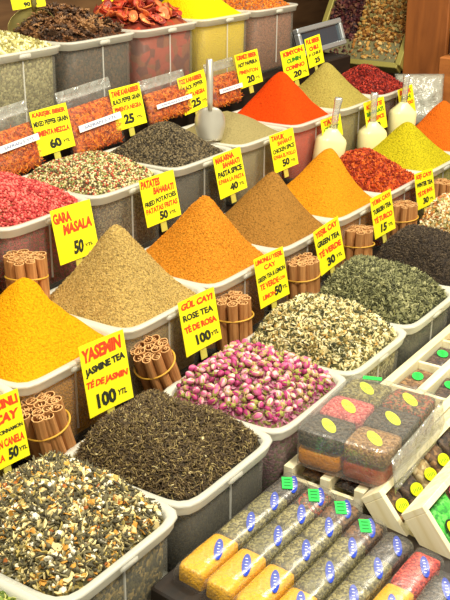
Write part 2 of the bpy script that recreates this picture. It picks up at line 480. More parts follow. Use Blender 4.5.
# A3 rose buds (counted one by one)
tub(AX, cyA(3), ZA, HX, HY, TH, 'frosted tub of pink rosebuds behind the clear six-packet box', G_A)
hr = Heap(AX, cyA(3), ZA, HX, HY, TH, 0.057, 'full', (-.03, 0), 4, rough=.003)
m = pal('petal_bits', [(150, 60, 100), (120, 110, 50), (190, 130, 150)])
leafheap(hr, 'rose_petal_crumbs', 'crumbled rose petals and sepals filling under the whole rosebuds', 'petals',
         [(140, 70, 96), (170, 120, 130), (110, 100, 60)], m, [('flake', .003, .006, [0, 1, 2], 1)], 1500, 4)
def rosebud_mesh(name, mats, seed):
    rnd = random.Random(seed); mb = MB(); n = 10
    prof = [(-.0088, .0006), (-.0080, .0030), (-.0050, .0058), (-.0005, .0072), (.0040, .0064), (.0078, .0040), (.0098, .0012)]
    tw = rnd.uniform(.15, .4)
    loops = []
    for i, (z, r) in enumerate(prof):
        loops.append([(r*(1+.10*cos(5*(2*pi*k/n)+i*1.3))*cos(2*pi*k/n+tw*i), r*(1+.10*cos(5*(2*pi*k/n)+i*1.3))*sin(2*pi*k/n+tw*i), z) for k in range(n)])
    mb.loft(loops)
    for q in range(1, 3*n+1): pass
    # petal colouring per face: green calyx at the bottom, pale petal edges in streaks
    for q in range(len(mb.f)):
        ring = q//n
        if ring <= 1: mb.m[q] = 2
        elif q < 6*n and (q % n) in (0, 1, 5) and ring >= 2: mb.m[q] = 1
        else: mb.m[q] = 0
    for k in range(5):   # sepals
        a = 2*pi*k/5
        R3 = Matrix.Rotation(a, 4, 'Z')
        mb.add([(.0030, -.0018, -.0084), (.0030, .0018, -.0084), (.0078, .0014, -.001), (.0078, -.0014, -.001), (.0070, 0, .0042)], [(0, 1, 2, 3), (3, 2, 4)], 2, R3)
    mb.tube([(0, 0, -.0084), (.0006, 0, -.013)], .0011, 5, 2)
    me = bpy.data.meshes.new(name); me.from_pydata(mb.v, [], mb.f)
    for mm in mats: me.materials.append(mm)
    me.polygons.foreach_set('material_index', mb.m); me.polygons.foreach_set('use_smooth', [True]*len(mb.f)); me.update(); return me
pk = [plain('petal_magenta', (176, 50, 112), .6), plain('petal_pink', (206, 98, 142), .6), plain('petal_pale', (232, 178, 180), .6), plain('petal_plum', (140, 40, 84), .6), plain('petal_cream', (226, 206, 176), .6)]
gcal = plain('bud_calyx', (160, 158, 74), .7); gcal2 = plain('bud_calyx_tan', (188, 160, 104), .7)
budm = [rosebud_mesh('rose_bud', ms, i) for i, ms in enumerate([(pk[0], pk[1], gcal), (pk[1], pk[2], gcal), (pk[2], pk[1], gcal2), (pk[3], pk[0], gcal), (pk[1], pk[4], gcal2), (pk[0], pk[2], gcal)])]
rnd = random.Random(11); placed = []; tries = 0
while len(placed) < 298 and tries < 40000:
    tries += 1
    s = sqrt(rnd.random())*.93; t = rnd.random()*2*pi; p = hr.pt(s, t)
    lay = 0 if len(placed) < 235 else 1
    p.z += .004+lay*.007
    if any((p-q).length < (.0112 if lay == 0 else .0108) for q in placed): continue
    placed.append(p)
for p in placed:
    o = link('rose_bud', rnd.choice(budm)); o.location = hr.world(p)
    o.rotation_euler = (rnd.uniform(.4, 2.4), rnd.uniform(-.8, .8), rnd.uniform(0, 6.28)); sc = rnd.uniform(.74, 1.02); o.scale = (sc, sc, sc)
    props(o, 'small dried pink rosebud heaped in the rosebud tub', 'rosebud', 'dried rosebuds in the front row tub')
# A4 mixed herbs tea
tub(AX, cyA(4), ZA, HX, HY, TH, 'frosted tub of cream and olive flaky tea behind the rosebuds', G_A)
h = Heap(AX, cyA(4), ZA, HX, HY, TH, 0.080, 'full', (-.04, -.02), 5, rough=.005)
m = pal('flaky', [(66, 66, 42), (96, 94, 56), (220, 206, 150), (236, 226, 184), (196, 156, 84), (150, 132, 74)])
leafheap(h, 'flaky_tea', 'flaky tea mix of cream petals and olive green leaves', 'tea',
         [(140, 130, 80), (200, 190, 140), (90, 86, 50)], m,
         [('curl', .006, .010, [0, 1], 4), ('flake', .004, .008, [2, 3, 2, 5], 4), ('chunk', .003, .006, [4, 2], 1)], 6500, 5, .005)
# A5 green tea
tub(AX, cyA(5), ZA, HX, HY, TH, 'frosted tub of grey-green gunpowder style leaf tea in the front row', G_A)
h = Heap(AX, cyA(5), ZA, HX, HY, TH, 0.084, 'full', (-.04, -.03), 6, rough=.004)
m = pal('greentea', [(88, 88, 56), (118, 118, 78), (148, 146, 100), (66, 66, 42), (172, 168, 122)])
leafheap(h, 'green_tea', 'grey-green loose leaf tea piled above its tub', 'tea', [(60, 62, 42), (84, 86, 58), (50, 50, 34)], m,
         [('curl', .006, .010, [0, 1, 2, 3], 8), ('flake', .004, .007, [1, 2, 4], 2)], 6500, 6, .004)
# A6 black tea
tub(AX, cyA(6), ZA, HX, HY, TH, 'frosted tub of near-black tea at the right edge', G_A)
h = Heap(AX, cyA(6), ZA, HX, HY, TH, 0.090, 'full', (-.04, -.02), 7, rough=.003)
m = pal('blacktea', [(58, 46, 36), (78, 64, 48), (98, 82, 62), (44, 36, 28)])
leafheap(h, 'black_tea', 'fine near-black tea mound at the right edge', 'tea', [(36, 28, 22), (56, 46, 36)], m, [('curl', .003, .006, [0, 1, 2, 3], 1)], 6500, 7, .002)
# A7
tub(AX, cyA(7), ZA, HX, HY, TH, 'frosted tub of cream and orange mix farthest in the front row', G_A)
h = Heap(AX, cyA(7), ZA, HX, HY, TH, 0.107, 'full', (-.05, -.06), 8, rough=.006)
m = pal('nutty', [(226, 212, 160), (240, 230, 196), (206, 150, 80), (150, 140, 80), (180, 110, 60)])
leafheap(h, 'petal_mix', 'cream, orange and green petal mix behind the black tea', 'tea', [(200, 180, 130), (150, 120, 70)], m,
         [('flake', .004, .009, [0, 1, 2, 3, 4], 3), ('chunk', .004, .008, [0, 1, 2], 1)], 2500, 8, .005)

# --- row B: powders
G_B = 'frosted plastic tubs of ground spice in the second row'
def powderheap(cx, cy, z, H, col, name, label, cat='ground spice', kind='cone', off=(0, 0), seed=0, hx=HX, hy=HY, th=TH, rough=.003, plat=None, var=.12, dark=None, bump=.5, edge=.008):
    h = Heap(cx, cy, z, hx, hy, th, H, kind, off, seed, rough, edge=edge, plat=plat)
    h.mesh(name, [powder(name+'_powder', col, var, dark, bump)], label, cat, 60); return h
B = [
 (0, .085, (226, 190, 22), 'lemon_yellow_spice', 'lemon yellow ground spice cut off by the left edge', 'dome', (-.02, -.02), .1),
 (1, .122, (228, 156, 18), 'turmeric_powder', 'deep golden yellow turmeric heap with a scooped out ledge', 'cone', (0, .014), .12),
 (2, .150, (182, 152, 88), 'garam_masala', 'greyish beige ground spice in a tall pointed cone', 'cone', (0, 0), .22),
 (3, .136, (200, 128, 38), 'potato_seasoning', 'orange-brown coarse ground spice in a tall pointed cone', 'cone', (0, .032), .2),
 (4, .130, (156, 110, 50), 'pasta_seasoning', 'dull tan-brown ground spice cone in the second row', 'cone', (0, .045), .18),
 (5, .128, (214, 138, 28), 'chicken_seasoning', 'bright golden orange powder cone in the second row', 'cone', (0, .055), .14),
 (6, .085, (178, 74, 26), 'chilli_flakes', 'rusty red chilli flakes beside the golden orange cone', 'soft', (-.02, 0), .3),
 (7, .115, (186, 172, 30), 'lime_yellow_spice', 'lime yellow powder cone near the right edge', 'cone', (0, 0), .2),
 (8, .130, (210, 102, 28), 'orange_spice', 'orange powder cone cut off by the right edge', 'cone', (0, 0), .1)]
Bn = ['lemon yellow spice', 'golden turmeric', 'beige garam masala', 'orange-brown potato seasoning', 'tan pasta seasoning', 'golden orange powder', 'rusty chilli flakes', 'lime yellow powder', 'orange powder']
def turmeric_cut(x, y, z):
    # a shovelled-out terrace on the far side of the turmeric heap
    e = .034+.012*noise.noise(Vector((x*30, y*30, 3)))
    d = (y-e)/.055
    if 0 < d < 1 and z > TH+.03:
        return z-.020*min(1, d*5)*(1-d)**1.2
    return z
for i, H, colr, name, lab, kind, of, var in B:
    tub(BX, cyB(i), ZB, HX, HY, TH, 'frosted tub holding the %s in the second row' % Bn[i], G_B)
    pw = powderheap(BX, cyB(i), ZB, H, colr, name, lab, 'ground spice' if i != 6 else 'chilli flakes', kind, of, 20+i, var=var,
                    plat=turmeric_cut if i == 1 else None, bump=.8 if i in (2, 3, 6) else .8, rough=.003 if i != 6 else .005)
    base = [o for o in COL.objects if o.name == name][0]
    if i == 6:
        m = pal('chilli', [(190, 70, 24), (150, 44, 14), (214, 104, 34), (130, 36, 14)])
        topping(pw, 'loose_pieces', 4500, [('flake', .003, .006, [0, 1, 2, 3], 1)], m, 61, base, .003)
    elif i in (2, 3):
        d = [(200, 172, 112), (150, 120, 66), (176, 146, 88)] if i == 2 else [(226, 152, 50), (190, 116, 26), (206, 134, 40)]
        m = pal('coarse%d' % i, d, .9, .1)
        topping(pw, 'loose_pieces', 5000, [('chunk', .0007, .002, [0, 1, 2], 1)], m, 61+i, base, .001)
# --- row C
G_C = 'frosted plastic tubs in the third row'
Cn = {0: 'third row tub cut off at the left edge below the pink peppercorns', 1: 'frosted tub of pink peppercorns in the third row', 2: 'frosted tub of mixed peppercorns behind the garam masala cone', 3: 'frosted tub of black peppercorns in the third row',
      4: 'frosted tub of pale grey powder under the steel scoop', 5: 'frosted tub of vivid red-orange powder in the third row', 6: 'frosted tub of khaki powder behind the clear scoops', 7: 'frosted tub of dark red flakes, farthest in the third row'}
for i, cy in CYC.items(): tub(CX, cy, ZC, HXC, HXC, TH, Cn[i], G_C)
def seedheap(i, H, off, seed, name, label, cat, side, cols, kinds, n, kind='dome', lift=.003, ss=220):
    h = Heap(CX, CYC[i], ZC, HXC, HXC, TH, H+.010, 'full' if kind == 'dome' else kind, off, seed, .003)
    m = pal(name, cols)
    return leafheap(h, name, label, cat, side, m, kinds, n, seed, lift, sscale=ss), h
seedheap(0, .03, (0, 0), 30, 'brown_seeds', 'brown seeds in the third row tub at the far left edge', 'seeds', [(110, 80, 50), (80, 60, 40)], [(110, 80, 50)], [('ball', .002, .003, [0], 1)], 600)
seedheap(1, .048, (-.02, 0), 31, 'pink_peppercorns', 'bright pink peppercorns mounded at the left edge', 'peppercorns', [(196, 60, 66), (150, 60, 40), (120, 70, 40)],
         [(206, 84, 76), (180, 50, 50), (222, 118, 104), (154, 38, 40)], [('ball', .0024, .0033, [0, 1, 2, 3], 1)], 6500)
seedheap(2, .042, (0, 0), 32, 'mixed_peppercorns', 'mixed red, white, green and black peppercorns', 'peppercorns', [(110, 80, 50), (150, 130, 90), (70, 60, 40)],
         [(196, 182, 124), (168, 74, 48), (84, 72, 44), (138, 142, 76), (222, 206, 160)], [('ball', .0022, .0031, [0, 1, 2, 3, 4], 1)], 6500)
seedheap(3, .062, (-.01, .02), 33, 'black_peppercorns', 'black peppercorns heaped in the third row', 'peppercorns', [(56, 46, 34), (74, 62, 46), (44, 36, 28)],
         [(70, 60, 40), (96, 82, 56), (50, 42, 30), (120, 104, 74)], [('ball', .0022, .0030, [0, 1, 2, 3], 1)], 7500, kind='soft')
powderheap(CX, CYC[4], ZC, .055, (150, 136, 90), 'grey_pepper_powder', 'pale grey-green powder with the steel scoop in it', kind='soft', off=(-.02, .03), seed=34, var=.08, hx=HXC, hy=HXC)
powderheap(CX, CYC[5], ZC, .125, (214, 66, 14), 'red_paprika_powder', 'vivid red-orange paprika powder cone', kind='cone', off=(0, 0), seed=35, var=.12, hx=HXC, hy=HXC)
powderheap(CX, CYC[6], ZC, .120, (160, 144, 72), 'khaki_cumin_powder', 'khaki green powder cone right of the red cone', kind='cone', off=(0, 0), seed=36, var=.12, hx=HXC, hy=HXC)
_, h7 = seedheap(7, .062, (0, 0), 37, 'dark_red_flakes', 'dark red flakes at the back below the dried fruit bin', 'chilli flakes', [(120, 26, 16), (80, 20, 14)],
         [(150, 34, 22), (120, 22, 16), (186, 60, 40), (90, 16, 14)], [('flake', .003, .006, [0, 1, 2, 3], 1)], 4000, kind='soft')
# --- row E
EHX, EHY, ETH = .122, .134, .20
En = {0: 'tall tub of the back row outside the left edge', 1: 'tall frosted tub of pale pods at the top left', 2: 'tall frosted tub of star anise in the back row', 3: 'tall frosted tub of dried tomatoes in the back row', 4: 'tall frosted tub of bright yellow powder in the back row', 5: 'tall frosted tub of orange grains at the right end of the back row'}
CYE = {i: 1.39+.28*i for i in range(1, 6)}
for i in range(1, 6): tub(EX, CYE[i], ZE, EHX, EHY, ETH, En[i], 'tall frosted tubs in the back row')
def eheap(i, H, kind='dome', off=(0, 0), seed=0, rough=.004): return Heap(EX, CYE[i], ZE, EHX, EHY, ETH, H, kind, off, seed, rough)
h = eheap(1, .035, off=(-.03, .0), seed=41); m = pal('pods', [(200, 190, 128), (232, 226, 180), (140, 128, 70), (178, 170, 100)])
leafheap(h, 'pale_pods', 'pale green and cream seed pods under the steel scoop at top left', 'seed pods', [(150, 140, 90), (180, 170, 116), (120, 110, 66)], m, [('grain', .006, .0115, [0, 1, 2, 3], 1)], 3000, 41, .005, sscale=110)
h2 = eheap(2, .06, off=(-.03, -.01), seed=42)
leafheap(h2, 'star_anise_crumbs', 'broken brown anise bits beneath the whole stars', 'spice', [(70, 50, 36), (96, 66, 42), (54, 40, 32)], pal('anise_bit', [(92, 54, 28), (120, 72, 38), (66, 40, 24)]), [('chunk', .002, .005, [0, 1, 2], 1)], 1800, 42, sscale=90)
def star_mesh(mats):
    mb = MB()
    for k in range(8):
        R3 = Matrix.Rotation(2*pi*k/8, 4, 'Z')
        mb.add([(.0015, -.0012, 0), (.0015, .0012, 0), (.009, .0026, -.0012), (.0155, 0, .0006), (.009, -.0026, -.0012), (.009, .0014, .0034), (.009, -.0014, .0034)],
               [(0, 4, 3, 2, 1), (1, 2, 5), (2, 3, 5), (0, 6, 4), (4, 6, 3), (0, 1, 5, 6), (5, 3, 6)], 0, R3)
    mb.box((0, 0, .0008), (.004, .004, .003), 0)
    me = bpy.data.meshes.new('star_anise'); me.from_pydata(mb.v, [], mb.f)
    me.materials.append(mats); me.update(); return me
sm = [star_mesh(plain('anise_a', (128, 86, 50), .6)), star_mesh(plain('anise_b', (78, 54, 36), .6)), star_mesh(plain('anise_c', (160, 116, 72), .6))]
rnd = random.Random(5); placed = []
while len(placed) < 230:
    p = h2.pt(sqrt(rnd.random())*.93, rnd.random()*2*pi); p.z += rnd.uniform(.003, .013)
    if any((p-q).length < .009 for q in placed): continue
    placed.append(p)
    o = link('star_anise', rnd.choice(sm)); o.location = h2.world(p); o.rotation_euler = (rnd.uniform(-.9, .9), rnd.uniform(-.9, .9), rnd.uniform(0, 6))
    props(o, 'dried brown star anise pod heaped in its back row tub', 'star anise', 'star anise pods in the back row tub')
h3 = eheap(3, .05, off=(-.03, 0), seed=43)
h3.mesh('dried_tomato_paste', [grain('tomato_mass', [(176, 60, 34), (150, 76, 40), (120, 44, 30)], 40)], 'small broken dried tomato filling under the halves', 'dried tomato')
def tomato_mesh(seed, mats):
    rnd = random.Random(seed); mb = MB(); n = 14; vs = []; rings = 4
    pts = []
    for i in range(1, rings+1):
        r = .027*i/rings
        pts.append([(r*(1+.12*sin(3*a+seed))*cos(a)*1.15, r*(1+.1*cos(4*a+seed*2))*sin(a)*.75, .006*sin(a*2+seed)*(i/rings)+.007*(i/rings)**3+.002*rnd.uniform(-1, 1)) for a in [2*pi*k/n for k in range(n)]])
    top = [(0, 0, 0)]+[p for l in pts for p in l]
    bot = [(x, y, z-.0028) for x, y, z in top]
    N = len(top); fs = []
    for side_, of in ((0, 0), (1, N)):
        for k in range(n):
            f = (of, of+1+k, of+1+(k+1) % n); fs.append(f if side_ == 0 else f[::-1])
        for i in range(rings-1):
            for k in range(n):
                a = of+1+i*n; f = (a+k, a+n+k, a+n+(k+1) % n, a+(k+1) % n); fs.append(f if side_ == 0 else f[::-1])
    for k in range(n):
        a = 1+(rings-1)*n; fs.append((a+k, N+a+k, N+a+(k+1) % n, a+(k+1) % n))
    mi = []
    for q, f in enumerate(fs):
        mi.append(1 if q < n*2 and q % 3 else 0)
    me = bpy.data.meshes.new('dried_tomato'); me.from_pydata(top+bot, [], fs)
    for mm in mats: me.materials.append(mm)
    me.polygons.foreach_set('material_index', mi); me.polygons.foreach_set('use_smooth', [True]*len(fs)); me.update(); return me
tm = [tomato_mesh(i, ms) for i, ms in enumerate([(plain('tomato_red', (190, 60, 32), .5), plain('tomato_flesh', (226, 130, 70), .4)), (plain('tomato_deep', (140, 40, 26), .5), plain('tomato_flesh', (226, 130, 70))), (plain('tomato_orange', (216, 112, 58), .5), plain('tomato_pale', (232, 180, 110), .4))])]
rnd = random.Random(9)
for k in range(150):
    p = h3.pt(sqrt((k*.618+.3) % 1)*.9, rnd.random()*2*pi); p.z += rnd.uniform(.004, .024)
    o = link('dried_tomato', tm[k % 3]); o.location = h3.world(p); o.rotation_euler = (rnd.uniform(-.8, .8), rnd.uniform(-.8, .8), rnd.uniform(0, 6))
    sc = rnd.uniform(.48, .8); o.scale = (sc, sc, sc)
    props(o, 'curled dried red tomato half piled in its back row tub', 'dried tomato', 'dried tomato halves in the back row tub')
powderheap(EX, CYE[4], ZE, .10, (236, 204, 18), 'bright_yellow_powder', 'bright yellow powder in a tall tub of the back row', seed=44, hx=EHX, hy=EHY, th=ETH, kind='soft', off=(-.02, -.03), var=.05)
h = eheap(5, .05, off=(-.03, 0), seed=45); m = pal('orangegrain', [(214, 120, 30), (232, 150, 50), (190, 96, 26)])
leafheap(h, 'orange_grains', 'orange granules in the tub at the right end of the back row', 'spice', [(150, 96, 70), (170, 110, 80), (130, 86, 64)], m, [('chunk', .002, .004, [0, 1, 2], 1)], 3500, 45)

# ------------------------------------------------------------------ cinnamon bundles
def quill_loops(r, L, rnd):
    """double scroll of bark as a long thin-walled strip"""
    t = .0011; prof = []
    N = 16
    for k in range(N+1):     # spiral from inside to out and back in the other scroll
        a = -1.55*pi+k/N*3.1*pi
        rr = r*(1-.42*abs(a)/(1.55*pi)) if True else r
        cx = r*.35*(1 if a > 0 else -1)*abs(a)/(1.55*pi)
        prof.append((cx+rr*sin(a), -rr*cos(a)*1.0))
    out = []
    for k, (x, y) in enumerate(prof):
        a = prof[max(0, k-1)]; b = prof[min(N, k+1)]; tx, ty = b[0]-a[0], b[1]-a[1]; l = sqrt(tx*tx+ty*ty) or 1
        out.append((x-ty/l*t/2, y+tx/l*t/2, x+ty/l*t/2, y-tx/l*t/2))
    return [(o[0], o[1]) for o in out]+[(o[2], o[3]) for o in reversed(out)]
M_CIN = wood('cinnamon_bark', (150, 94, 44), (206, 148, 88), (90, 90, 8), .7)
M_CINE = plain('cinnamon_cut_end', (222, 172, 112), .8)
def quill_mesh(seed, L=.112):
    rnd = random.Random(seed); pr = quill_loops(.0078*rnd.uniform(.9, 1.1), L, rnd); mb = MB(); n = len(pr)
    ph = rnd.uniform(0, 6); rot = Matrix.Rotation(ph, 2)
    pr = [tuple(rot @ Vector(p)) for p in pr]
    zs = [0, .001, L*.35, L*.7, L-.001, L]
    loops = [[(x+.0006*sin(z*40+seed), y+.0006*cos(z*33+seed), z) for x, y in pr] for z in zs]
    mb.loft(loops, caps=(False, False))
    h = n//2
    for base in (0, (len(zs)-1)*n):     # end strips between outer and inner line
        for k in range(h-1):
            mb.f.append((base+k, base+k+1, base+n-2-k, base+n-1-k)); mb.m.append(1)
    for q in range(n): mb.m[q] = 1; mb.m[(len(zs)-2)*n+q] = 1
    me = bpy.data.meshes.new('cinnamon_stick'); me.from_pydata(mb.v, [], mb.f)
    me.materials.append(M_CIN); me.materials.append(M_CINE)
    me.polygons.foreach_set('material_index', mb.m); me.update(); return me
qm = [quill_mesh(i) for i in range(4)]
def bundle(px, py, x, zb, leany, leanx, label, scale=1.0, spin=0):
    p = at_x(px, py, x)
    loc = Vector((x, p.y, zb))
    t = thing('cinnamon_bundle', loc, label, 'cinnamon sticks', 'tied bundles of cinnamon sticks')
    t.rotation_euler = (leanx, leany, spin); t.scale = (scale*1.22, scale*1.22, scale*1.04)
    rnd = random.Random(int(px*7))
    pos = [(0, 0)]+[(.0148*cos(a), .0148*sin(a)) for a in [k*pi/3 for k in range(6)]]+[(.0245*cos(a)*1.02, .0245*sin(a)*.92) for a in [k*2*pi/9+.3 for k in range(9)]]
    for k, (u, v) in enumerate(pos):
        o = link('cinnamon_stick', qm[rnd.randrange(4)], t); o.location = (u, v, rnd.uniform(0, .006)); o.rotation_euler = (rnd.uniform(-.02, .02), rnd.uniform(-.02, .02), rnd.uniform(0, 6.28))
    b = MB(); a0 = rnd.uniform(-.08, .08)
    b.tube([(.0335*cos(a), .031*sin(a), .078+a0*.12*sin(a)+.004*sin(a+1)) for a in [2*pi*k/28 for k in range(28)]], .0015, 6, closed=True)
    b.build('rubber_band', M_BAND, t, True)
    return t
BXB = -1.030
bundle(55, 425, BXB, .878, 0, .24, 'cinnamon bundle at far left beside the fifty-lira cinnamon tea card')
bundle(165, 362, BXB, .878, 0, .40, 'leaning cinnamon bundle between jasmine card and rose tea card')
bundle(236, 313, BXB, .874, 0, .10, 'upright cinnamon bundle between rose tea card and lemon tea card')
bundle(304, 271, BXB, .874, 0, .10, 'cinnamon bundle just right of the lemon green tea card')
bundle(358, 240, BXB, .870, 0, .0, 'cinnamon bundle just left of the Turkish tea card')
bundle(403, 211, BXB, .870, 0, .0, 'small cinnamon bundle between the last two tea cards on the right')
bundle(441, 193, BXB, .870, 0, .0, 'cinnamon bundle cut by the right edge of the picture')
bundle(27, 265, -1.289, 1.013-.012, 0, .04, 'cinnamon bundle under the pink peppercorn tub at left')

# ------------------------------------------------------------------ price cards
def text_mb(txt, w, h, cx, cy, bold=.018, shear=0.0, rot=0.0, font_fit=True, z=.0006):
    cu = bpy.data.curves.new('t', 'FONT'); cu.body = txt; cu.size = 1; cu.align_x = 'LEFT'; cu.offset = bold; cu.shear = shear; cu.resolution_u = 2; cu.space_character = .95
    ob = bpy.data.objects.new('t', cu); COL.objects.link(ob)
    dg = bpy.context.evaluated_depsgraph_get(); dg.update()
    me = bpy.data.meshes.new_from_object(ob.evaluated_get(dg))
    vs = [v.co.copy() for v in me.vertices]; fs = [tuple(p.vertices) for p in me.polygons]
    bpy.data.objects.remove(ob); bpy.data.curves.remove(cu); bpy.data.meshes.remove(me)
    if not vs: return [], []
    x0 = min(v.x for v in vs); x1 = max(v.x for v in vs); y0 = min(v.y for v in vs); y1 = max(v.y for v in vs)
    out = []
    cr, sr = cos(rot), sin(rot)
    for v in vs:
        x = ((v.x-x0)/(x1-x0)-.5)*w; y = ((v.y-y0)/(y1-y0)-.5)*h
        out.append((cx+x*cr-y*sr, cy+x*sr+y*cr, z))
    return out, fs
def card(corners, x0, label, lines, phi=12, stem=.022, group='yellow price cards'):
    """corners TL TR BR BL; lines: (text, colour, centre u, centre v, width, height) in card units, v from the top"""
    n = Vector((cos(radians(phi)), 0, sin(radians(phi))))
    cpx = sum(c[0] for c in corners)/4; cpy = sum(c[1] for c in corners)/4
    A = at_x(cpx, cpy, x0); d0 = (A-O).dot(n)
    P = []
    for c in corners:
        d = ray(*c); P.append(O+d*(d0/d.dot(n)))
    C0 = sum(P, Vector())/4
    ux = ((P[1]-P[0])+(P[2]-P[3]))/2; w = ux.length; ux.normalize()
    uy = ((P[0]-P[3])+(P[1]-P[2]))/2
    uy = (uy-ux*uy.dot(ux)); hh = uy.length; uy.normalize(); uz = ux.cross(uy)
    M = Matrix((ux, uy, uz)).transposed().to_4x4(); M.translation = C0
    t = thing('price_card', None, label, 'price card', group, M)
    mb = MB(); N = 8      # very slightly bowed sheet
    top = []; bot = []
    for i in range(N+1):
        u = i/N-.5; z = .0018*(u*u*4)
        top += [(u*w, -hh/2, z), (u*w, hh/2, z)]
        bot += [(u*w, -hh/2, z-.0008), (u*w, hh/2, z-.0008)]
    K = len(top); fs = []
    for i in range(N):
        a = i*2; fs += [(a, a+2, a+3, a+1), (K+a+1, K+a+3, K+a+2, K+a), (a, K+a, K+a+2, a+2), (a+1, a+3, K+a+3, K+a+1)]
    fs += [(0, 1, K+1, K), (K-2, 2*K-2, 2*K-1, K-1)]
    mb.add(top+bot, fs); mb.build('card', M_YEL, t)
    rr = random.Random(label)
    LM = {'r': ('red_lettering', M_RED), 'b': ('black_lettering', M_BLK), 'g': ('green_lettering', plain('green_marker', (60, 130, 20), .6))}
    for (txt, colr, u, v, ww, hv) in lines:
        vs, fs = text_mb(txt, ww*w, hv*hh, (u-.5)*w, (.5-v)*hh, bold=.05 if hv > .125 else .035, rot=rr.uniform(-.05, .05), shear=rr.uniform(-.15, .2))
        vs = [(x, y, z+.0018*(4*(x/w)**2)) for x, y, z in vs]
        MB().add(vs, fs).build(LM[colr][0], LM[colr][1], t)
    if stem:
        s = MB().box((0, -hh/2-stem/2+.006, -.003), (w*.17, stem+.012, .0022), bev=.0008)
        s.box((0, -hh/2+.006, -.0022), (w*.34, .014, .003), bev=.0008)
        s.build('clear_holder', filmy('holder_plastic', (226, 214, 96), .6, .2), t)
    return t
XB, XC, XD = -1.022, -1.283, -1.60
card([(-28, 408), (17, 388), (29, 455), (-14, 477)], XB, 'yellow price card cut by the left edge, ending in 50 YTL', [
    ('TARÇINLI', 'r', .5, .14, .92, .17), ('ÇAY', 'r', .66, .34, .56, .17), ('CIN. TEA, CINNAMON', 'b', .5, .52, .94, .07), ('TE CON CANELA', 'r', .5, .67, .9, .12), ('LA', 'r', .38, .86, .16, .10), ('50', 'b', .66, .85, .24, .17), ('YTL', 'b', .88, .85, .18, .06)])
card([(75, 350), (119, 329), (136, 397), (92, 416)], XB, 'yellow card reading YASEMIN JASMINE TEA, price 100', [
    ('YASEMIN', 'r', .48, .15, .88, .19), ('JASMINE TEA', 'b', .5, .38, .9, .13), ('TÉ DE JASMIN', 'r', .5, .58, .94, .14), ('100', 'b', .42, .83, .44, .21), ('YTL', 'b', .78, .84, .2, .08)])
card([(176, 304), (212, 287), (222, 338), (187, 357)], XB, 'yellow card reading GÜL ÇAYI ROSE TEA, price 100', [
    ('GÜL ÇAYI', 'r', .5, .13, .88, .17), ('ROSE TEA', 'b', .48, .34, .84, .12), ('TÉ DE ROSA', 'r', .5, .54, .9, .15), ('100', 'b', .52, .80, .42, .2), ('YTL', 'b', .84, .82, .2, .08)])
card([(251, 260), (282, 247), (289, 293), (262, 309)], XB, 'yellow card reading LIMONLU YEŞIL ÇAY, price 50', [
    ('LIMONLU YEŞIL', 'r', .5, .11, .92, .13), ('ÇAY', 'r', .5, .26, .4, .12), ('GREEN TEA & LEMON', 'b', .5, .43, .94, .10), ('TE VERDE', 'r', .4, .60, .66, .12), ('CON', 'r', .84, .6, .2, .07), ('LIMON', 'r', .34, .82, .44, .10), ('50', 'b', .66, .80, .26, .19), ('YTL', 'b', .88, .8, .16, .07)])
card([(312, 233), (337, 216), (345, 258), (321, 276)], XB, 'yellow card reading YEŞIL ÇAY GREEN TEA, price 30', [
    ('YEŞIL ÇAY', 'r', .5, .13, .88, .17), ('GREEN TEA', 'b', .5, .35, .88, .13), ('TÉ VERDE', 'r', .5, .56, .88, .17), ('30', 'b', .48, .82, .32, .2), ('YTL', 'b', .8, .83, .22, .08)])
card([(368, 200), (388, 190), (397, 227), (376, 239)], XB, 'yellow card reading TÜRK ÇAYI TURKISH TEA, price 15', [
    ('TÜRK ÇAYI', 'r', .5, .13, .88, .16), ('TURKISH TEA', 'b', .5, .35, .88, .13), ('TÉ TURCO', 'r', .5, .56, .88, .17), ('15', 'b', .48, .82, .32, .2), ('YTL', 'b', .8, .83, .22, .08)])
card([(414, 174), (432, 168), (435, 202), (417, 211)], XB, 'yellow card farthest right in the tea row, above the black tea', [
    ('KIŞ ÇAYI', 'r', .5, .13, .84, .16), ('WINTER TEA', 'b', .5, .35, .86, .13), ('TÉ DE INV.', 'r', .5, .57, .86, .16), ('30', 'b', .5, .82, .32, .18), ('YTL', 'b', .8, .83, .2, .07)])
card([(48, 212), (88, 199), (100, 251), (61, 265)], XC, 'yellow card reading GARA MASALA, price 50', [
    ('GARA', 'r', .26, .18, .46, .2), ('MASALA', 'r', .58, .40, .72, .2), ('50', 'b', .52, .78, .26, .26), ('YTL', 'b', .78, .80, .2, .06)])
card([(136, 182), (170, 170), (183, 214), (149, 227)], XC, 'yellow card reading PATATES BAHARATI, price 50', [
    ('PATATES', 'r', .3, .13, .56, .17), ('BAHARATI', 'r', .64, .32, .6, .15), ('FRIED POTATOES', 'b', .5, .52, .92, .11), ('PATATAS FRITAS', 'r', .5, .68, .92, .12), ('50', 'b', .52, .86, .24, .19), ('YTL', 'b', .78, .87, .2, .07)])
card([(207, 159), (237, 148), (249, 186), (225, 198)], XC, 'yellow card reading MAKARNA BAHARATI PASTA SPICE, price 40', [
    ('MAKARNA', 'r', .4, .12, .7, .15), ('BAHARATI', 'r', .6, .28, .62, .13), ('PASTA SPICE', 'b', .5, .46, .88, .14), ('E.PARA LA PASTA', 'r', .5, .64, .92, .11), ('40', 'b', .56, .83, .3, .18), ('YTL', 'b', .84, .84, .18, .07)])
card([(267, 137), (290, 128), (300, 163), (276, 173)], XC, 'yellow card reading TAVUK BAHARATI CHICKEN SPICE, price 50', [
    ('TAVUK', 'r', .34, .12, .56, .14), ('BAHARATI', 'r', .6, .27, .62, .12), ('CHICKEN SPICE', 'b', .5, .45, .9, .12), ('E.PARA EL POLLO', 'r', .5, .62, .92, .11), ('50', 'b', .52, .82, .3, .2), ('YTL', 'b', .82, .84, .18, .07)])
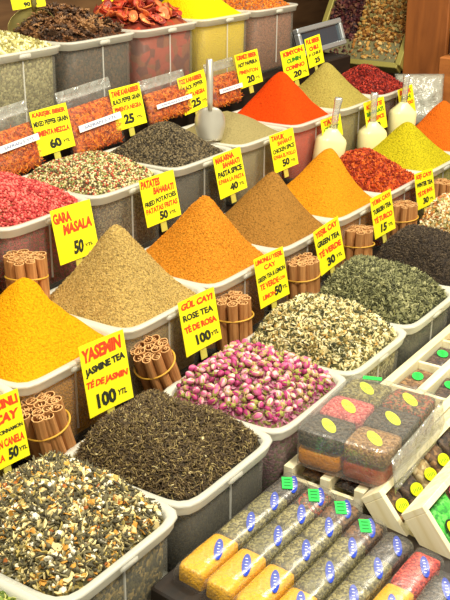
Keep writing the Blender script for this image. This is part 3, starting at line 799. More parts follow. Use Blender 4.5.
card([(29, 112), (65, 103), (75, 145), (39, 158)], XD, 'yellow card reading MIXED PEPPER GRAIN, price 60', [
    ('KARIŞIK BIBER', 'r', .5, .12, .9, .14), ('MIXED PEPPER GRAIN', 'b', .5, .31, .94, .12), ('PIMIENTA MEZCLA', 'r', .5, .53, .9, .13), ('60', 'b', .5, .8, .32, .22), ('YTL', 'b', .8, .82, .18, .07)])
card([(108, 90), (138, 83), (147, 122), (117, 132)], XD, 'yellow card reading BLACK PEPPER GRAIN, price 25', [
    ('TANE KARABIBER', 'r', .5, .12, .9, .14), ('BLACK PEPPER GRAIN', 'b', .5, .31, .92, .12), ('PIMIENTA NEGRA', 'r', .5, .51, .88, .12), ('25', 'b', .46, .78, .34, .24), ('YTL', 'b', .8, .8, .2, .07)])
card([(176, 80), (202, 69), (212, 105), (185, 115)], XD, 'yellow card reading TOZ KARABIBER P.BLACK PEPPER, price 25', [
    ('TOZ KARABIBER', 'r', .46, .13, .86, .14), ('P.BLACK PEPPER', 'b', .46, .32, .84, .12), ('PIMIENTA NEGRA', 'r', .46, .53, .84, .13), ('25', 'b', .5, .78, .34, .22), ('YTL', 'b', .8, .8, .2, .07)])
card([(233, 55), (255, 50), (264, 80), (241, 90)], XD, 'yellow card just right of the steel scoop handle, price 20', [
    ('KIRMIZI BIBER', 'r', .5, .12, .88, .14), ('HOT PAPRIKA', 'b', .5, .33, .84, .13), ('PIMENTON', 'r', .48, .56, .84, .12), ('20', 'b', .52, .80, .34, .22), ('YTL', 'b', .82, .82, .2, .07)])
card([(278, 52), (302, 45), (310, 74), (287, 84)], XD, 'yellow card reading KIMYON CUMIN COMINO, price 20', [
    ('KIMYON', 'r', .5, .13, .84, .15), ('CUMIN', 'g', .5, .36, .6, .14), ('COMINO', 'r', .5, .58, .8, .14), ('20', 'b', .55, .82, .36, .2), ('YTL', 'b', .86, .83, .16, .07)])
card([(300, 41), (314, 36), (329, 60), (313, 67)], XD, 'small tilted yellow card in front of the steel-framed case', [
    ('PUL BIBER', 'r', .5, .14, .86, .16), ('CHILI', 'r', .5, .38, .6, .15), ('P. CHILE', 'b', .5, .58, .8, .1), ('25', 'b', .6, .82, .34, .18)])
card([(319, 121), (338, 114), (344, 134), (324, 142)], XC-.002, 'yellow card behind the first clear scoop', [('TATLI', 'r', .5, .2, .8, .24), ('CURRY', 'g', .5, .52, .8, .22), ('20', 'b', .6, .82, .3, .2)])
card([(362, 103), (382, 97), (388, 126), (368, 135)], XC-.002, 'yellow card behind the second clear scoop', [('KÖFTE', 'r', .5, .16, .8, .17), ('BAHARATI', 'g', .5, .38, .84, .14), ('MEAT SPICE', 'r', .5, .60, .84, .14), ('20', 'b', .55, .82, .3, .18)])
card([(396, 90), (411, 85), (416, 110), (402, 118)], XC-.002, 'yellow card behind the third clear scoop', [('BALIK', 'r', .5, .16, .8, .17), ('FISH', 'g', .5, .38, .6, .16), ('PESCADO', 'r', .5, .60, .84, .14), ('20', 'b', .55, .82, .3, .18)])
card([(5, -16), (38, -20), (48, 6), (14, 10)], -1.965, 'yellow card behind the pale pods at the top left', [('KAKULE', 'r', .5, .2, .8, .2), ('CARDAMOM', 'b', .5, .5, .8, .16), ('90', 'b', .45, .84, .2, .18), ('YTL', 'b', .68, .86, .2, .07)], stem=.25)
card([(97, -22), (118, -26), (124, 4), (103, 9)], -1.965, 'yellow card behind the dried tomatoes at the top', [('DOMATES', 'r', .5, .2, .8, .2), ('DRY TOMATO', 'b', .5, .5, .8, .16)], stem=.22)

# ------------------------------------------------------------------ bags of saffron
def pillow(w, h, t, nx=16, ny=20, seed=0, y0=-1, y1=1, crump=.0025, pw=.55):
    """closed pillow in local x (width), y (height), z (thickness)"""
    mb = MB(); V = []
    for sgn in (1, -1):
        for j in range(ny+1):
            for i in range(nx+1):
                u = i/nx*2-1; v = j/ny*2-1
                vv = y0+(y1-y0)*(v+1)/2
                b = (max(0, 1-u**4)*max(0, 1-v**4))**pw*(1-.35*(vv+1)/2)
                n = noise.noise(Vector((u*3+seed, v*3, sgn*2+seed)))
                V.append((u*w/2*(1-.04*(1-abs(v))), vv*h/2, sgn*(t/2*b)+crump*n*b))
    K = (nx+1)*(ny+1); F = []
    for j in range(ny):
        for i in range(nx):
            a = j*(nx+1)+i
            F.append((a, a+1, a+nx+2, a+nx+1)); F.append((K+a+nx+1, K+a+nx+2, K+a+1, K+a))
    # weld borders
    idx = list(range(2*K))
    for j in range(ny+1):
        for i in range(nx+1):
            if i in (0, nx) or j in (0, ny): idx[K+j*(nx+1)+i] = j*(nx+1)+i
    F = [tuple(idx[q] for q in f) for f in F]
    return mb.add(V, F)
def frame_from(corners, x0, phi=10):
    n = Vector((cos(radians(phi)), 0, sin(radians(phi))))
    cpx = sum(c[0] for c in corners)/4; cpy = sum(c[1] for c in corners)/4
    d0 = (at_x(cpx, cpy, x0)-O).dot(n); P = [O+ray(*c)*(d0/ray(*c).dot(n)) for c in corners]
    C0 = sum(P, Vector())/4; ux = ((P[1]-P[0])+(P[2]-P[3]))/2; w = ux.length; ux.normalize()
    uy = ((P[0]-P[3])+(P[1]-P[2]))/2; uy = uy-ux*uy.dot(ux); h = uy.length; uy.normalize()
    M = Matrix((ux, uy, ux.cross(uy))).transposed().to_4x4(); M.translation = C0
    return M, w, h
def saffron_bag(corners, x0, lab_v, label, seed, fill_top=.45, lx=0):
    M, w, h = frame_from(corners, x0, 14)
    t = thing('saffron_bag', None, label, 'bag', 'clear bags of orange safflower threads', M)
    pillow(w, h, .05, seed=seed).build('clear_bag', M_FILM, t, True)
    # folded-over top
    MB().box((0, h/2-.006, .0), (w*.98, .026, .004), bev=.0015).build('folded_top', M_FILMC, t)
    f = pillow(w*.92, h*.96, .040, seed=seed+5, y0=-1, y1=fill_top, crump=.006, pw=.6).build('saffron_threads', grain('saffron_mass', [(196, 90, 14), (222, 122, 24), (150, 58, 10), (210, 104, 18)], 160), t, True)
    f['kind'] = 'stuff'
    rnd = random.Random(seed); pts = []
    for _ in range(650):
        u = rnd.uniform(-.88, .88); v = rnd.uniform(-.93, .93)
        b = (max(0, 1-u**4)*max(0, 1-v**4))**.6
        vv = -1+(fill_top+1)*(v+1)/2
        pts.append(Vector((u*w*.92/2, vv*h*.96/2, .019*b*(1-.35*(vv+1)/2))))
    s = scatter_mesh('loose_threads', pts, [('thread', .006, .013, [0, 1, 2, 3], 1)], pal('saffron', [(232, 124, 20), (206, 84, 14), (244, 160, 50), (150, 54, 10)]), seed, f)
    l = MB().box((lx*w, lab_v*h, .0262), (w*.78, h*.10, .0012)).build('white_label', M_WHITE, t)
    vs, fs = text_mb('SAFRAN 5 YTL', w*.6, h*.045, lx*w, lab_v*h, .02, z=.0271); MB().add(vs, fs).build('label_lettering', M_GREYINK, l)
XBAG = -1.612
saffron_bag([(-22, 120), (29, 100), (42, 168), (-8, 185)], XBAG, -.02, 'clear bag of orange threads cut by the left edge', 1)
saffron_bag([(56, 96), (113, 78), (122, 142), (72, 162)], XBAG, -.06, 'clear bag of orange threads below the star anise tub', 2, fill_top=.55)
saffron_bag([(140, 84), (184, 71), (192, 112), (146, 128)], XBAG, -.10, 'clear bag of orange threads left of the powdered black pepper card', 3, fill_top=.5)
saffron_bag([(204, 66), (234, 60), (240, 100), (212, 112)], XBAG, -.12, 'clear bag of orange threads just behind the steel scoop handle', 4, fill_top=.5)

# ------------------------------------------------------------------ scoops
def clear_scoop(px, py, x0, label, lean=.0, roll=0.0):
    p = at_x(px, py, x0)
    t = thing('clear_scoop', p, label, 'scoop', 'clear plastic scoops standing handle up')
    t.rotation_euler = (lean, roll, HEAD+radians(8)); t.scale = (1.12, 1.1, 1)
    def lp(hx, hy, z): return [(*sup(a, hx, hy, 3.2), z) for a in [2*pi*k/24 for k in range(24)]]
    b = MB().loft([lp(.036, .024, -.075), lp(.0375, .026, -.02), lp(.0375, .026, .018), lp(.034, .023, .026), lp(.015, .012, .046), lp(.010, .008, .052)])
    b.build('scoop_bowl', M_CREAM, t, True)
    MB().loft([lp(.0088, .0068, .046), lp(.0080, .0062, .08), lp(.0085, .0065, .118), lp(.0100, .0080, .128), lp(.0085, .006, .136)]).build('handle', M_CLEAR, t, True)
    return t
clear_scoop(330, 147, -1.272, 'clear plastic scoop with cream bowl, nearest of the three, left one', 0, .14)
clear_scoop(372, 139, -1.272, 'clear plastic scoop with cream bowl, middle one of the three', .0)
clear_scoop(402, 119, -1.272, 'clear plastic scoop with cream bowl, right one of the three', 0, .05)

def steel_scoop(loc, rot, label, L=.09, W=.036, HL=.13, mat=M_STEEL):
    t = thing('steel_scoop', loc, label, 'scoop'); t.rotation_euler = rot
    mb = MB(); nu, nv = 14, 14; top = []
    for sgn, th in ((0, 0.0), (1, .0012)):
        for i in range(nu+1):
            u = i/nu
            wid = W*min(1, sqrt(max(0, 1-(1-min(1, u*2.2))**2)))*(1-.25*max(0, u-.6)/.4) if u > 0 else W*.05
            for j in range(nv+1):
                a = (j/nv-.5)*pi*1.12
                top.append(((wid-th)*sin(a), (W*.75*min(1, .15+u*2.5)-th)*(1-cos(a))*-.9+th, -u*L))
    K = (nu+1)*(nv+1); F = []
    for i in range(nu):
        for j in range(nv):
            a = i*(nv+1)+j; F += [(a, a+1, a+nv+2, a+nv+1), (K+a+nv+1, K+a+nv+2, K+a+1, K+a)]
    for i in range(nu):
        for j in (0, nv):
            a = i*(nv+1)+j; F.append((a, a+nv+1, K+a+nv+1, K+a))
    for j in range(nv):
        for i in (0, nu):
            a = i*(nv+1)+j; F.append((a, a+1, K+a+1, K+a))
    mb.add(top, F).build('scoop_bowl', mat, t, True)
    MB().tube([(0, -.001, -.012), (0, -.001, .01), (0, -.001, .05), (0, -.001, HL), (0, -.001, HL+.004)], [.005, .0075, .0085, .0085, .006], 14).build('handle', mat, t, True)
    return t
p = at_x(210, 106, -1.40)
steel_scoop(p, (radians(8), 0, HEAD+radians(182)), 'steel scoop standing handle up in the pale grey powder', L=.085, W=.038, HL=.108)
p = at_x(34, 6, -1.86)
steel_scoop(p, (radians(5), 0, HEAD+radians(0)), 'olive tinted metal scoop stuck in the pale pods at top left', L=.10, W=.062, HL=.10, mat=plain('dull_brass', (170, 158, 96), .4, metal=.7))

# ------------------------------------------------------------------ sleeves of spice blocks
def block_mesh(w, l, h, mat, bulge=.0):
    mb = MB(); b = .005
    def rr(hx, hz, y): return [(*( (sup(a, hx, hz, 9))), y) for a in [2*pi*(k+.5)/28 for k in range(28)]]
    loops = []
    for y, k in ((-l/2, .82), (-l/2+.003, .95), (-l/2+.009, 1), (0, 1+bulge), (l/2-.009, 1), (l/2-.003, .95), (l/2, .82)):
        loops.append([(x, y, z) for x, z, _ in rr(w/2*k, h/2*k, 0)])
    mb.loft(loops); return mb
SEEDS = {
 'gold': powder('gold_block_powder', (232, 172, 10), .08),
 'olive': grain('olive_seed_block', [(134, 122, 72), (108, 98, 54), (158, 146, 92), (82, 74, 42)], 300),
 'green': grain('green_seed_block', [(112, 104, 58), (84, 76, 42), (140, 130, 78)], 300),
 'dark': grain('dark_pepper_block', [(70, 58, 48), (48, 40, 34), (96, 84, 70)], 300),
 'red': grain('red_pepper_block', [(196, 48, 40), (150, 28, 28), (222, 90, 70)], 300),
 'brown': grain('brown_clove_block', [(96, 62, 36), (70, 44, 28), (130, 90, 54)], 200),
 'mixed': grain('mixed_pepper_block', [(150, 120, 80), (90, 70, 46), (170, 80, 56), (70, 60, 44)], 300),
 'rust': powder('rust_block_powder', (170, 72, 26), .08),
 'orange': powder('orange_block_powder', (220, 140, 28), .08),
 'pink': grain('pink_block', [(206, 90, 90), (170, 60, 66), (226, 130, 120)], 300),
}
def oval(cx, cy, z, rx, ry, n=20, rot=0, bump=0):
    return [(cx+rx*cos(a)*cos(rot)-ry*sin(a)*sin(rot), cy+rx*cos(a)*sin(rot)+ry*sin(a)*cos(rot), z) for a in [2*pi*k/n for k in range(n)]]
def label_oval(parent, cx, cy, z, rx, ry, rot, mat, inkmat, name='oval_label', thick=.0008):
    b = MB().loft([oval(cx, cy, z, rx, ry, rot=rot), oval(cx, cy, z+thick, rx, ry, rot=rot)]).build(name, mat, parent)
    ink = MB(); k = Matrix.Translation((cx, cy, z+thick+.0002)) @ Matrix.Rotation(rot, 4, 'Z')
    for i in range(5):   # a line of unreadable script strokes
        y = (i-2)*ry*.28
        ink.box((-.1*rx+(.12*rx if i % 2 else 0), y, 0), (rx*.55, ry*.07, .0003), mtx=k)
    ink.build('printed_script', inkmat, b); return b
W_S = .0495; H_S = .044
def sleeve(x, y0, z, blocks, label, stick=True, seed=0, lab=(1,)):
    t = thing('spice_sleeve', (x, y0, z), label, 'packet of spices', 'clear sleeves of spice blocks')
    t.rotation_euler = (radians(R.uniform(-.6, 1.0)), radians(3), radians(R.uniform(-1, 1)))
    y = .004
    for i, (kind, ln) in enumerate(blocks):
        o = block_mesh(W_S-.006, ln-.003, H_S, SEEDS[kind], .02).build('spice_block', SEEDS[kind], t, True)
        o.location = (0, y+ln/2, H_S/2+.002)
        names = {'gold': 'golden yellow powder block', 'olive': 'olive seed block', 'green': 'green seed block', 'dark': 'dark peppercorn block', 'red': 'red peppercorn block', 'brown': 'brown clove block', 'mixed': 'mixed pepper block'}
        o['label'] = names.get(kind, kind+' block')
        label_oval(o, W_S*.16, ln*.12, H_S/2+.0012, .0066, .0245, radians(30), M_BLUE, M_WHITE, 'blue_label')
        y += ln
    L = y+.006
    f = MB()
    def lp(hx, hz, yy, zc): return [(x_, yy, z_+zc) for x_, z_ in [sup(a, hx, hz, 4) for a in [2*pi*(k+.5)/28 for k in range(28)]]]
    hz = H_S/2+.003; hx = W_S/2-.0005
    loops = [lp(hx*.95, hz*.8, -.002, hz)]+[lp(hx*(1+.01*sin(k*2.1+seed)), hz*(1+.04*sin(k*1.7+seed)), .004+k*(L-.008)/8, hz) for k in range(9)]+[lp(hx*.98, hz*.7, L, hz), lp(hx, .0012, L+.028, hz*.8)]
    f.loft(loops).build('clear_wrapper', M_FILM, t, True)
    if stick:
        g = MB().box((0, 0, 0), (.017, .032, .0008)).build('price_sticker', M_GREEN, t)
        g.location = (.000, L-.034, H_S+.0068); g.rotation_euler = (0, 0, radians(34))
        for q in (-.008, .001, .009): MB().box((0, q, .0006), (.011, .003, .0003)).build('sticker_print', M_DGREEN, g)
    return t
xs0 = -.697; NS = 8
Bk = [[('gold', .098), ('olive', .076), ('green', .062), ('dark', .055)],
      [('gold', .098), ('green', .076), ('olive', .062), ('mixed', .055)],
      [('gold', .098), ('olive', .080), ('olive', .062), ('brown', .055)],
      [('gold', .080), ('green', .084), ('olive', .062), ('brown', .060)],
      [('gold', .060), ('olive', .084), ('green', .072), ('dark', .060)],
      [('gold', .13), ('red', .092)],
      [('olive', .06), ('mixed', .085), ('dark', .075)],
      [('gold', .07), ('olive', .07), ('mixed', .06)]]
names8 = ['clear sleeve of yellow and seed blocks, leftmost, against the jasmine tub', 'second clear sleeve of spice blocks from the left', 'third clear sleeve from the left, its yellow block cut by the bottom edge', 'fourth clear sleeve of spice blocks from the left with a green sticker',
          'clear sleeve with a dark peppercorn block at its upper end, left of the red block', 'clear sleeve with a red peppercorn block at bottom right', 'clear sleeve with a dark block just right of the red peppercorn block', 'rightmost clear sleeve of spice blocks, at the bottom right']
ENDPX = {5: (409, 547), 6: (425, 570), 7: (440, 592)}
for i in range(NS):
    zz = .817-.0056*i
    y0 = .928-.002*i
    if i in ENDPX: y0 = at_z(*ENDPX[i], zz+.03).y-sum(q[1] for q in Bk[i])-.02
    sleeve(xs0+.0497*i, y0, zz, Bk[i], names8[i], i < 4, i)
# ledge board below the sleeves
bo = MB().box((0, 0, -.016), (.47, .36, .03), bev=.003)
stb = bo.build('sleeve_ledge', M_DARK); stb.location = (-.503, 1.075, .812); stb.rotation_euler = (0, radians(6.6), 0)
props(stb, 'dark sloping ledge under the clear spice sleeves at the bottom', 'ledge')

# ------------------------------------------------------------------ crates
def sachet(parent_name, mtx, w, h, t, mass, label, group, sticker=M_LIME, seed=0, ring=False, srot=.5, spos=(0, 0)):
    o = thing('spice_sachet', None, label, 'sachet', group, mtx)
    f = pillow(w*.94, h*.94, t*.86, 10, 12, seed=seed, crump=.002).build('sachet_filling', mass, o, True)
    pillow(w, h, t, 10, 12, seed=seed, crump=.001).build('clear_bag', M_FILM, o, True)
    zt = t/2*.95
    if ring: 
        MB().loft([oval(spos[0], spos[1], zt, .0145, .0210, rot=srot), oval(spos[0], spos[1], zt+.0006, .0145, .0210, rot=srot)]).build('sticker_border', M_BLK, o)
        zt += .0006
    label_oval(o, spos[0], spos[1], zt, .0115, .0175, srot, sticker, M_BLK if ring else M_DGREEN, 'oval_sticker')
    return o
# flat compartment crate running away along the tubs
def crate_flat():
    x0, x1, y0, y1, z1, d = -.737, -.588, 1.262, 2.42, .850, .05
    t = thing('compartment_crate', (x0, y0, z1-d), 'long pale wooden crate divided in compartments beside the tea tubs', 'crate')
    def bx(ax, ay, w, l, h=d, name='divider'):
        return MB().box((ax-x0, ay-y0, h/2), (w, l, h), bev=.001).build(name, M_CREATEWOOD, t)
    for x in (x0+.008, x0+.078, x1-.008): bx(x, (y0+y1)/2, .018, y1-y0, name='side_board' if x != x0+.078 else 'divider')
    n = 9
    for c in range(2):
        for k in range(n+1):
            xx = x0+.042+c*.0705
            bx(xx, y0+.005+(y1-y0-.01)*k/n, .0565, .008, .044 if k else .03, 'divider')
    MB().box(((x1-x0)/2, (y1-y0)/2, -.003), (x1-x0, y1-y0, .006)).build('base_board', M_CREATEWOOD, t)
    cells = []
    for c in range(2):
        for k in range(n): cells.append((x0+.042+c*.0705, y0+.005+(y1-y0-.01)*(k+.5)/n, z1-.018, c, k))
    return cells
cells = crate_flat()
massk = [grain('sachet_brown', [(120, 84, 50), (88, 60, 36), (160, 120, 76)], 130), grain('sachet_dark', [(74, 52, 44), (50, 38, 34), (100, 76, 60)], 150), grain('sachet_tan', [(186, 160, 108), (150, 124, 78), (206, 186, 140)], 140)]
rnd = random.Random(2)
cn = ['nearest', 'second', 'third', 'fourth', 'fifth', 'sixth', 'seventh', 'eighth', 'ninth']
for (x, y, z, c, k) in cells:
    M = Matrix.Translation((x, y, z)) @ Matrix.Rotation(rnd.uniform(-.1, .1), 4, 'Y') @ Matrix.Rotation(rnd.uniform(-.15, .15), 4, 'Z')
    sachet('', M, .050, .108, .022, massk[(k+c) % 3], 'small bag in the %s compartment of the flat crate, %s column' % (cn[k], 'tub side' if c == 0 else 'aisle side'), 'sachets in the flat crate', M_GREEN, k)
# tilted crates facing the aisle
TILT = radians(51)
def tilted_crate(xt, zt, y0, Ln, down, depth, label):
    # local: x = along the row, y = down the slope, z = outward
    ux = Vector((0, 1, 0)); uy = Vector((cos(TILT), 0, -sin(TILT))); uz = Vector((sin(TILT), 0, cos(TILT)))
    M = Matrix((ux, uy, uz)).transposed().to_4x4()   # left handed check below
    if M.to_3x3().determinant() < 0: 
        M = Matrix((ux, -uy, uz)).transposed().to_4x4(); sg = -1
    else: sg = 1
    M.translation = Vector((xt, y0, zt))
    t = thing('tilted_crate', None, label, 'crate', None, M)
    th = .011
    def bb(x_0, x_1, y_0, y_1, z_0, z_1, name):
        y_0, y_1 = sorted((sg*y_0, sg*y_1))
        return MB().box(((x_0+x_1)/2, (y_0+y_1)/2, (z_0+z_1)/2), (x_1-x_0, y_1-y_0, z_1-z_0), bev=.0008).build(name, M_CREATEWOOD, t)
    bb(0, Ln, 0, th, 0, depth, 'top_rail'); bb(0, Ln, down-th, down, 0, depth, 'bottom_rail')
    bb(0, th, th, down-th, 0, depth, 'end_board'); bb(Ln-th, Ln, th, down-th, 0, depth, 'end_board')
    bb(th, Ln-th, th, down-th, 0, .004, 'back_board')
    return M, sg
M1, sg = tilted_crate(-.584, .850, 1.245, .95, .125, .040, 'tilted pale crate of small brown sachets with lime stickers')
for k in range(14):
    T = M1 @ Matrix.Translation((.011+.030+k*.056, sg*.042, .020)) @ Matrix.Rotation(rnd.uniform(-.15, .15), 4, 'Z')
    sachet('', T, .052, .062, .026, massk[k % 3], 'small brown lime-stickered sachet, %s from the near end of its tilted crate' % ['first', 'second', 'third', 'fourth', 'fifth', 'sixth', 'seventh', 'eighth', 'ninth', 'tenth', 'eleventh', 'twelfth', 'thirteenth', 'fourteenth'][k], 'small sachets in the tilted crate', M_LIME, k, srot=1.2, spos=(0, sg*.004))
M2, sg = tilted_crate(-.512, .850, 1.240, .85, .215, .044, 'tilted pale crate of green and pink sachets at the bottom right edge')
gm = plain('green_candy_bits', (84, 206, 60), .5); 
mg = [grain('sachet_green', [(70, 200, 60), (110, 226, 90), (40, 160, 50)], 170), grain('sachet_pink', [(216, 90, 110), (190, 60, 86), (230, 140, 140)], 170)]
for k in range(8):
    for r in range(2):
        T = M2 @ Matrix.Translation((.011+.047+k*.092, sg*(.060+r*.088), .024)) @ Matrix.Rotation(rnd.uniform(-.06, .06), 4, 'Z')
        gi = 0 if (k % 3 == 0) else 1
        if k > 3: gi = (k+r) % 2
        sachet('', T, .088, .086, .030, mg[gi], '%s sachet, %s along the %s row of the bottom right crate' % ('bright green' if gi == 0 else 'pink', cn[k], 'upper' if r == 0 else 'lower'), 'green and pink sachets in the bottom right crate', M_LIME, k+20, True, srot=.35, spos=(-.012, sg*.006))

# ------------------------------------------------------------------ clear six-packet box on the crate
def six_pack():
    z0 = .858
    a = at_z(294, 464, z0); b = at_z(385, 492, z0)
    w = b.x-a.x
    L = .235; hgt = .068
    ang = math.atan2(b.y-a.y, b.x-a.x)
    t = thing('spice_box', (a.x, a.y, z0), 'clear plastic box of packed spices with lime stickers lying on the crate', 'box of spices'); t.rotation_euler = (0, 0, ang)
    wx = (b-a).length
    top = [('dark', 'brown2'), ('pink', 'dark'), ('olive', 'mixed')]
    SEEDS['brown2'] = grain('brown_seed_block', [(150, 110, 66), (120, 86, 50), (176, 136, 88)], 300)
    low = [('orange', 'rust'), ('orange', 'rust'), ('gold', 'rust')]
    cw = wx/2; cl = L/3
    for r in range(3):
        for c in range(2):
            for lay, kk in ((0, low[r][c]), (1, top[r][c])):
                o = block_mesh(cl-.006, cw-.006, hgt/2-.004, None, .02).build('spice_block', SEEDS[kk], t, True)
                o.location = (cw*(c+.5), cl*(r+.5), hgt*(.25+.5*lay)); o.rotation_euler = (0, 0, pi/2)
                o['label'] = {'orange': 'orange powder', 'rust': 'rust brown powder', 'gold': 'golden powder', 'dark': 'dark peppercorn', 'brown2': 'brown seed', 'pink': 'pink pepper', 'olive': 'olive seed', 'mixed': 'mixed pepper'}[kk]+' block'
                if lay: label_oval(o, 0, -.002, hgt/4-.0012, .0250, .0100, .75, M_LIME, M_DGREEN, 'lime_sticker')
    mb = MB()
    def lp(e, z): return [(wx/2+x, L/2+y, z) for x, y in [sup(q, wx/2+.002-e, L/2+.002-e, 14) for q in [2*pi*(k+.5)/48 for k in range(48)]]]
    mb.loft([lp(.004, -.001), lp(0, .002), lp(0, hgt+.001), lp(.003, hgt+.004)]).build('clear_box', filmy('clear_box_plastic', (236, 236, 226), .10, .25, gloss=.35, bump=.2), t)
    g = MB().box((0, 0, 0), (.034, .012, .0008)).build('price_sticker', M_GREEN, t); g.location = (.04, L-.008, hgt+.0052); g.rotation_euler = (0, 0, .3)
    # crumpled bag end hanging to the right
    pillow(.10, L, .012, 10, 14, seed=3, crump=.006).build('loose_film', M_FILMC, t, True, Matrix.Translation((wx+.012, L/2, .032)) @ Matrix.Rotation(radians(80), 4, 'Y') @ Matrix.Scale(.62, 4, (1, 0, 0)))
six_pack()

# crumpled bag at the bottom edge
p = at_z(160, 606, .80)
t = thing('plastic_bag', (p.x+.01, p.y, .70), 'crumpled clear bag with beige contents at the bottom edge', 'bag')
pillow(.16, .14, .055, 16, 16, seed=9, crump=.012).build('bag_film', M_FILMC, t, True, Matrix.Translation((0, 0, .07)) @ Matrix.Rotation(radians(35), 4, 'X'))
pillow(.14, .12, .045, 16, 16, seed=9, crump=.012).build('beige_contents', grain('beige_mass', [(196, 180, 130), (170, 150, 100), (214, 204, 160)], 120), t, True, Matrix.Translation((0, 0, .07)) @ Matrix.Rotation(radians(35), 4, 'X'))

# ------------------------------------------------------------------ background, right side
# slanted fruit bin
YB = 3.6
pL = at_y(337, 62, YB); pR = at_y(399, 68, YB)
PH = radians(56)
ux = Vector((1, 0, 0)); uy = Vector((0, cos(PH), sin(PH))); uz = ux.cross(uy)
Mb = Matrix((ux, uy, uz)).transposed().to_4x4(); Mb.translation = Vector((pR.x, YB, pR.z))
t = thing('fruit_bin', None, 'olive framed slanted bin of dried fruit at the top', 'bin', None, Mb)
M_OL = plain('olive_frame', (170, 160, 84), .35, metal=.3)
BW = .37; BLn = .80
MB().box((0, BLn/2, .0), (.022, BLn, .05), bev=.002).build('side_rail', M_OL, t)
MB().box((-BW, BLn/2, .0), (.022, BLn, .05), bev=.002).build('side_rail', M_OL, t)
MB().box((-BW/2, -.002, 0), (BW, .022, .05), bev=.002).build('bottom_rail', M_OL, t)
MB().box((-BW/2, BLn/2, -.045), (BW, BLn, .01)).build('back_board', M_DARK, t)
MB().box((-BW/2-.006, .052, .012), (BW-.03, .085, .006), bev=.002).build('glass_lip', filmy('lip_glass', (126, 122, 88), .92, .2), t)
Mi = Mb.copy()
def binfill(x0, x1, name, label, cols, seed):
    mb = MB().box(((x0+x1)/2, BLn/2+.015, -.017), (x1-x0, BLn-.03, .045))
    o = mb.build(name, grain(name+'_mass', cols, 70)); o.matrix_world = Mb; props(o, label, 'dried fruit', None, 'stuff')
    rnd = random.Random(seed); pts = [Vector((rnd.uniform(x0, x1), rnd.uniform(.02, BLn-.01), .006+rnd.uniform(0, .012))) for _ in range(int(9000*(x1-x0)))]
    scatter_mesh('loose_pieces', pts, [('chunk', .005, .011, list(range(len(cols))), 3), ('flake', .006, .012, list(range(len(cols))), 2)], pal(name, cols), seed, o)
binfill(-.358, -.225, 'purple_dried_fruit', 'dark purple dried fruit in the left half of the bin', [(70, 30, 36), (50, 24, 30), (96, 44, 44), (120, 80, 60)], 51)
binfill(-.222, -.014, 'golden_dried_fruit', 'golden brown dried fruit in the right half of the bin', [(196, 146, 70), (160, 106, 44), (210, 176, 110), (120, 76, 36), (140, 130, 80)], 52)
# brown cabinet side and block
p0 = at_y(400, 50, 3.75); p1 = at_y(452, 50, 3.75)
t = thing('wood_cabinet', (-1.628, 3.61, 0), 'tall brown wooden cabinet at the top right', 'cabinet')
wd = .17
MB().box((wd/2, .2, 1.2), (wd, .4, 2.4), bev=.004).build('cabinet_side', M_BROWN, t)
MB().box((wd+.035, .2, 1.2), (.066, .36, 2.4), bev=.004).build('edge_panel', wood('dark_brown_wood', (70, 34, 14), (96, 50, 22), (20, 20, 3)), t)
p0 = at_y(439, 57, 3.3)
o = MB().box((.0, .0, 0), (.30, .24, p0.z), bev=.004)
o = o.build('wood_post', wood('orange_brown_wood', (150, 84, 34), (184, 112, 50), (6, 6, 30))); o.location = (p0.x+.15, 3.42, p0.z/2)
props(o, 'orange-brown wooden block at the right edge behind the orange powder', 'wood block')
# silver ornament on the block
def lp(r, z, n=16): return [(r*(1+.08*cos(4*2*pi*k/n))*cos(2*pi*k/n), r*(1+.08*cos(4*2*pi*k/n))*sin(2*pi*k/n), z) for k in range(n)]
t = thing('silver_pot', (p0.x+.045, 3.37, p0.z), 'small silver pot standing on the wood block at the right edge', 'pot')
MB().loft([lp(.030, 0), lp(.034, .004), lp(.012, .03), lp(.030, .055), lp(.040, .085), lp(.034, .11), lp(.038, .118)]).build('pot_body', M_STEEL, t, True)
MB().loft([lp(.036, .118), lp(.026, .132), lp(.008, .140), lp(.010, .148), lp(.003, .154)]).build('pot_lid', M_STEEL, t, True)
# clear bag behind the third scoop
p = at_y(424, 100, 3.22)
t = thing('plastic_bag', (p.x-.02, 3.225, p.z+.01), 'crumpled clear plastic bag left of the orange-brown wood block', 'bag')
pillow(.17, .19, .10, 18, 18, seed=13, crump=.02).build('bag_film', filmy('bag_plastic', (215, 214, 196), .5, .3, gloss=.25, bump=.5), t, True, Matrix.Translation((0, 0, -.02)) @ Matrix.Rotation(HEAD, 4, 'Z') @ Matrix.Rotation(radians(75), 4, 'X'))
pillow(.10, .12, .07, 12, 12, seed=14, crump=.015).build('bag_contents', grain('pale_mass', [(180, 182, 170), (150, 150, 140), (206, 206, 196)], 60), t, True, Matrix.Translation((0, .0, -.04)) @ Matrix.Rotation(HEAD, 4, 'Z') @ Matrix.Rotation(radians(75), 4, 'X'))
# stand under the bag / behind the rows
o = MB().box((0, 0, 0), (.57, .30, .95), bev=.004).build('side_counter', M_DARK); o.location = (-1.65, 3.46, .475)
props(o, 'dark low counter behind the tub rows at the top right', 'counter')

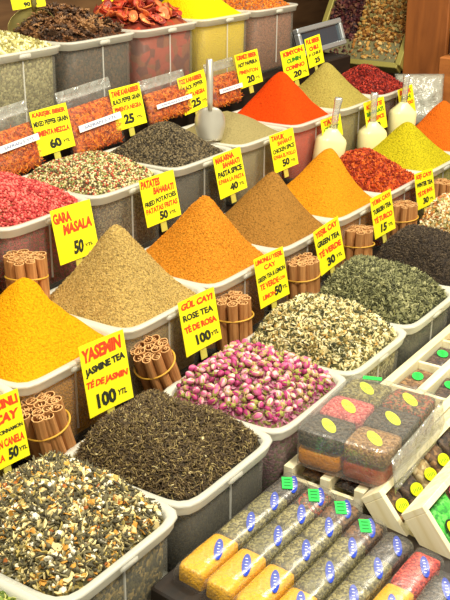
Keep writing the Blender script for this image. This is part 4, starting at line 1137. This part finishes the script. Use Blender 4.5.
# steel framed dark case at the end of the back row
M, w, h = frame_from([(296, 29), (338, 18), (345, 44), (300, 58)], -1.75, 18)
t = thing('display_case', None, 'steel-framed case with dark glass right of the back row tubs', 'display case', None, M)
fr = MB()
for (cx, cy, ww, hh) in ((0, h/2-.009, w, .018), (0, -h/2+.009, w, .018), (-w/2+.009, 0, .018, h-.036), (w/2-.009, 0, .018, h-.036)):
    fr.box((cx, cy, 0), (ww, hh, .022), bev=.003)
fr.build('steel_frame', plain('satin_steel', (196, 200, 200), .35, metal=.6), t)
MB().box((0, 0, -.004), (w-.034, h-.034, .008)).build('dark_glass', plain('dark_blue_glass', (52, 66, 78), .08, spec=.9), t)
MB().box((0, 0, -.06), (w-.01, h-.01, .09), bev=.003).build('case_body', plain('case_grey', (80, 80, 78), .5), t)
# things behind the case
o = MB().box((0, 0, 0), (.30, .70, .03), bev=.003).build('wood_shelf', M_BROWN); o.location = (-2.20, 3.1, 1.262+.0); props(o, 'brown wooden shelf board behind the steel-framed case', 'shelf')
o.location = (-2.2, 3.1, 1.30)
t = o
b = MB().box((0, 0, 0), (.26, .5, .07), bev=.004).build('dark_box', plain('dark_grey_box', (70, 60, 50), .5, var=.2)); b.location = (-2.25, 3.05, 1.352); props(b, 'dark flat box on the shelf above the steel-framed case', 'box')

# ------------------------------------------------------------------ lights
def area(loc, target, size, energy, col, name):
    l = bpy.data.lights.new(name, 'AREA'); l.shape = 'DISK'; l.size = size; l.energy = energy; l.color = col
    o = bpy.data.objects.new(name, l); COL.objects.link(o); o.location = loc
    o.rotation_euler = (Vector(target)-Vector(loc)).to_track_quat('-Z', 'Y').to_euler(); return o
area((.25, .75, 2.75), (-1.0, 1.3, .9), .35, 41, (1, .94, .76), 'stall_lamp')
area((-.2, 2.3, 2.85), (-1.3, 2.3, 1), .35, 41, (1, .94, .75), 'stall_lamp')
area((-1.1, .4, 2.9), (-1.1, 1.0, 1), .35, 25, (1, .94, .76), 'stall_lamp')
area((-.6, 3.3, 2.9), (-1.6, 3.7, 1), .35, 16, (1, .90, .74), 'stall_lamp')
w = bpy.data.worlds.new('world'); SC.world = w; w.use_nodes = True
bg = w.node_tree.nodes['Background']; bg.inputs[0].default_value = (1, .96, .83, 1); bg.inputs[1].default_value = .42
SC.view_settings.view_transform = 'Standard'; SC.view_settings.look = 'None'; SC.view_settings.gamma = 1; SC.view_settings.exposure = .12
SC.view_settings.use_curve_mapping = False
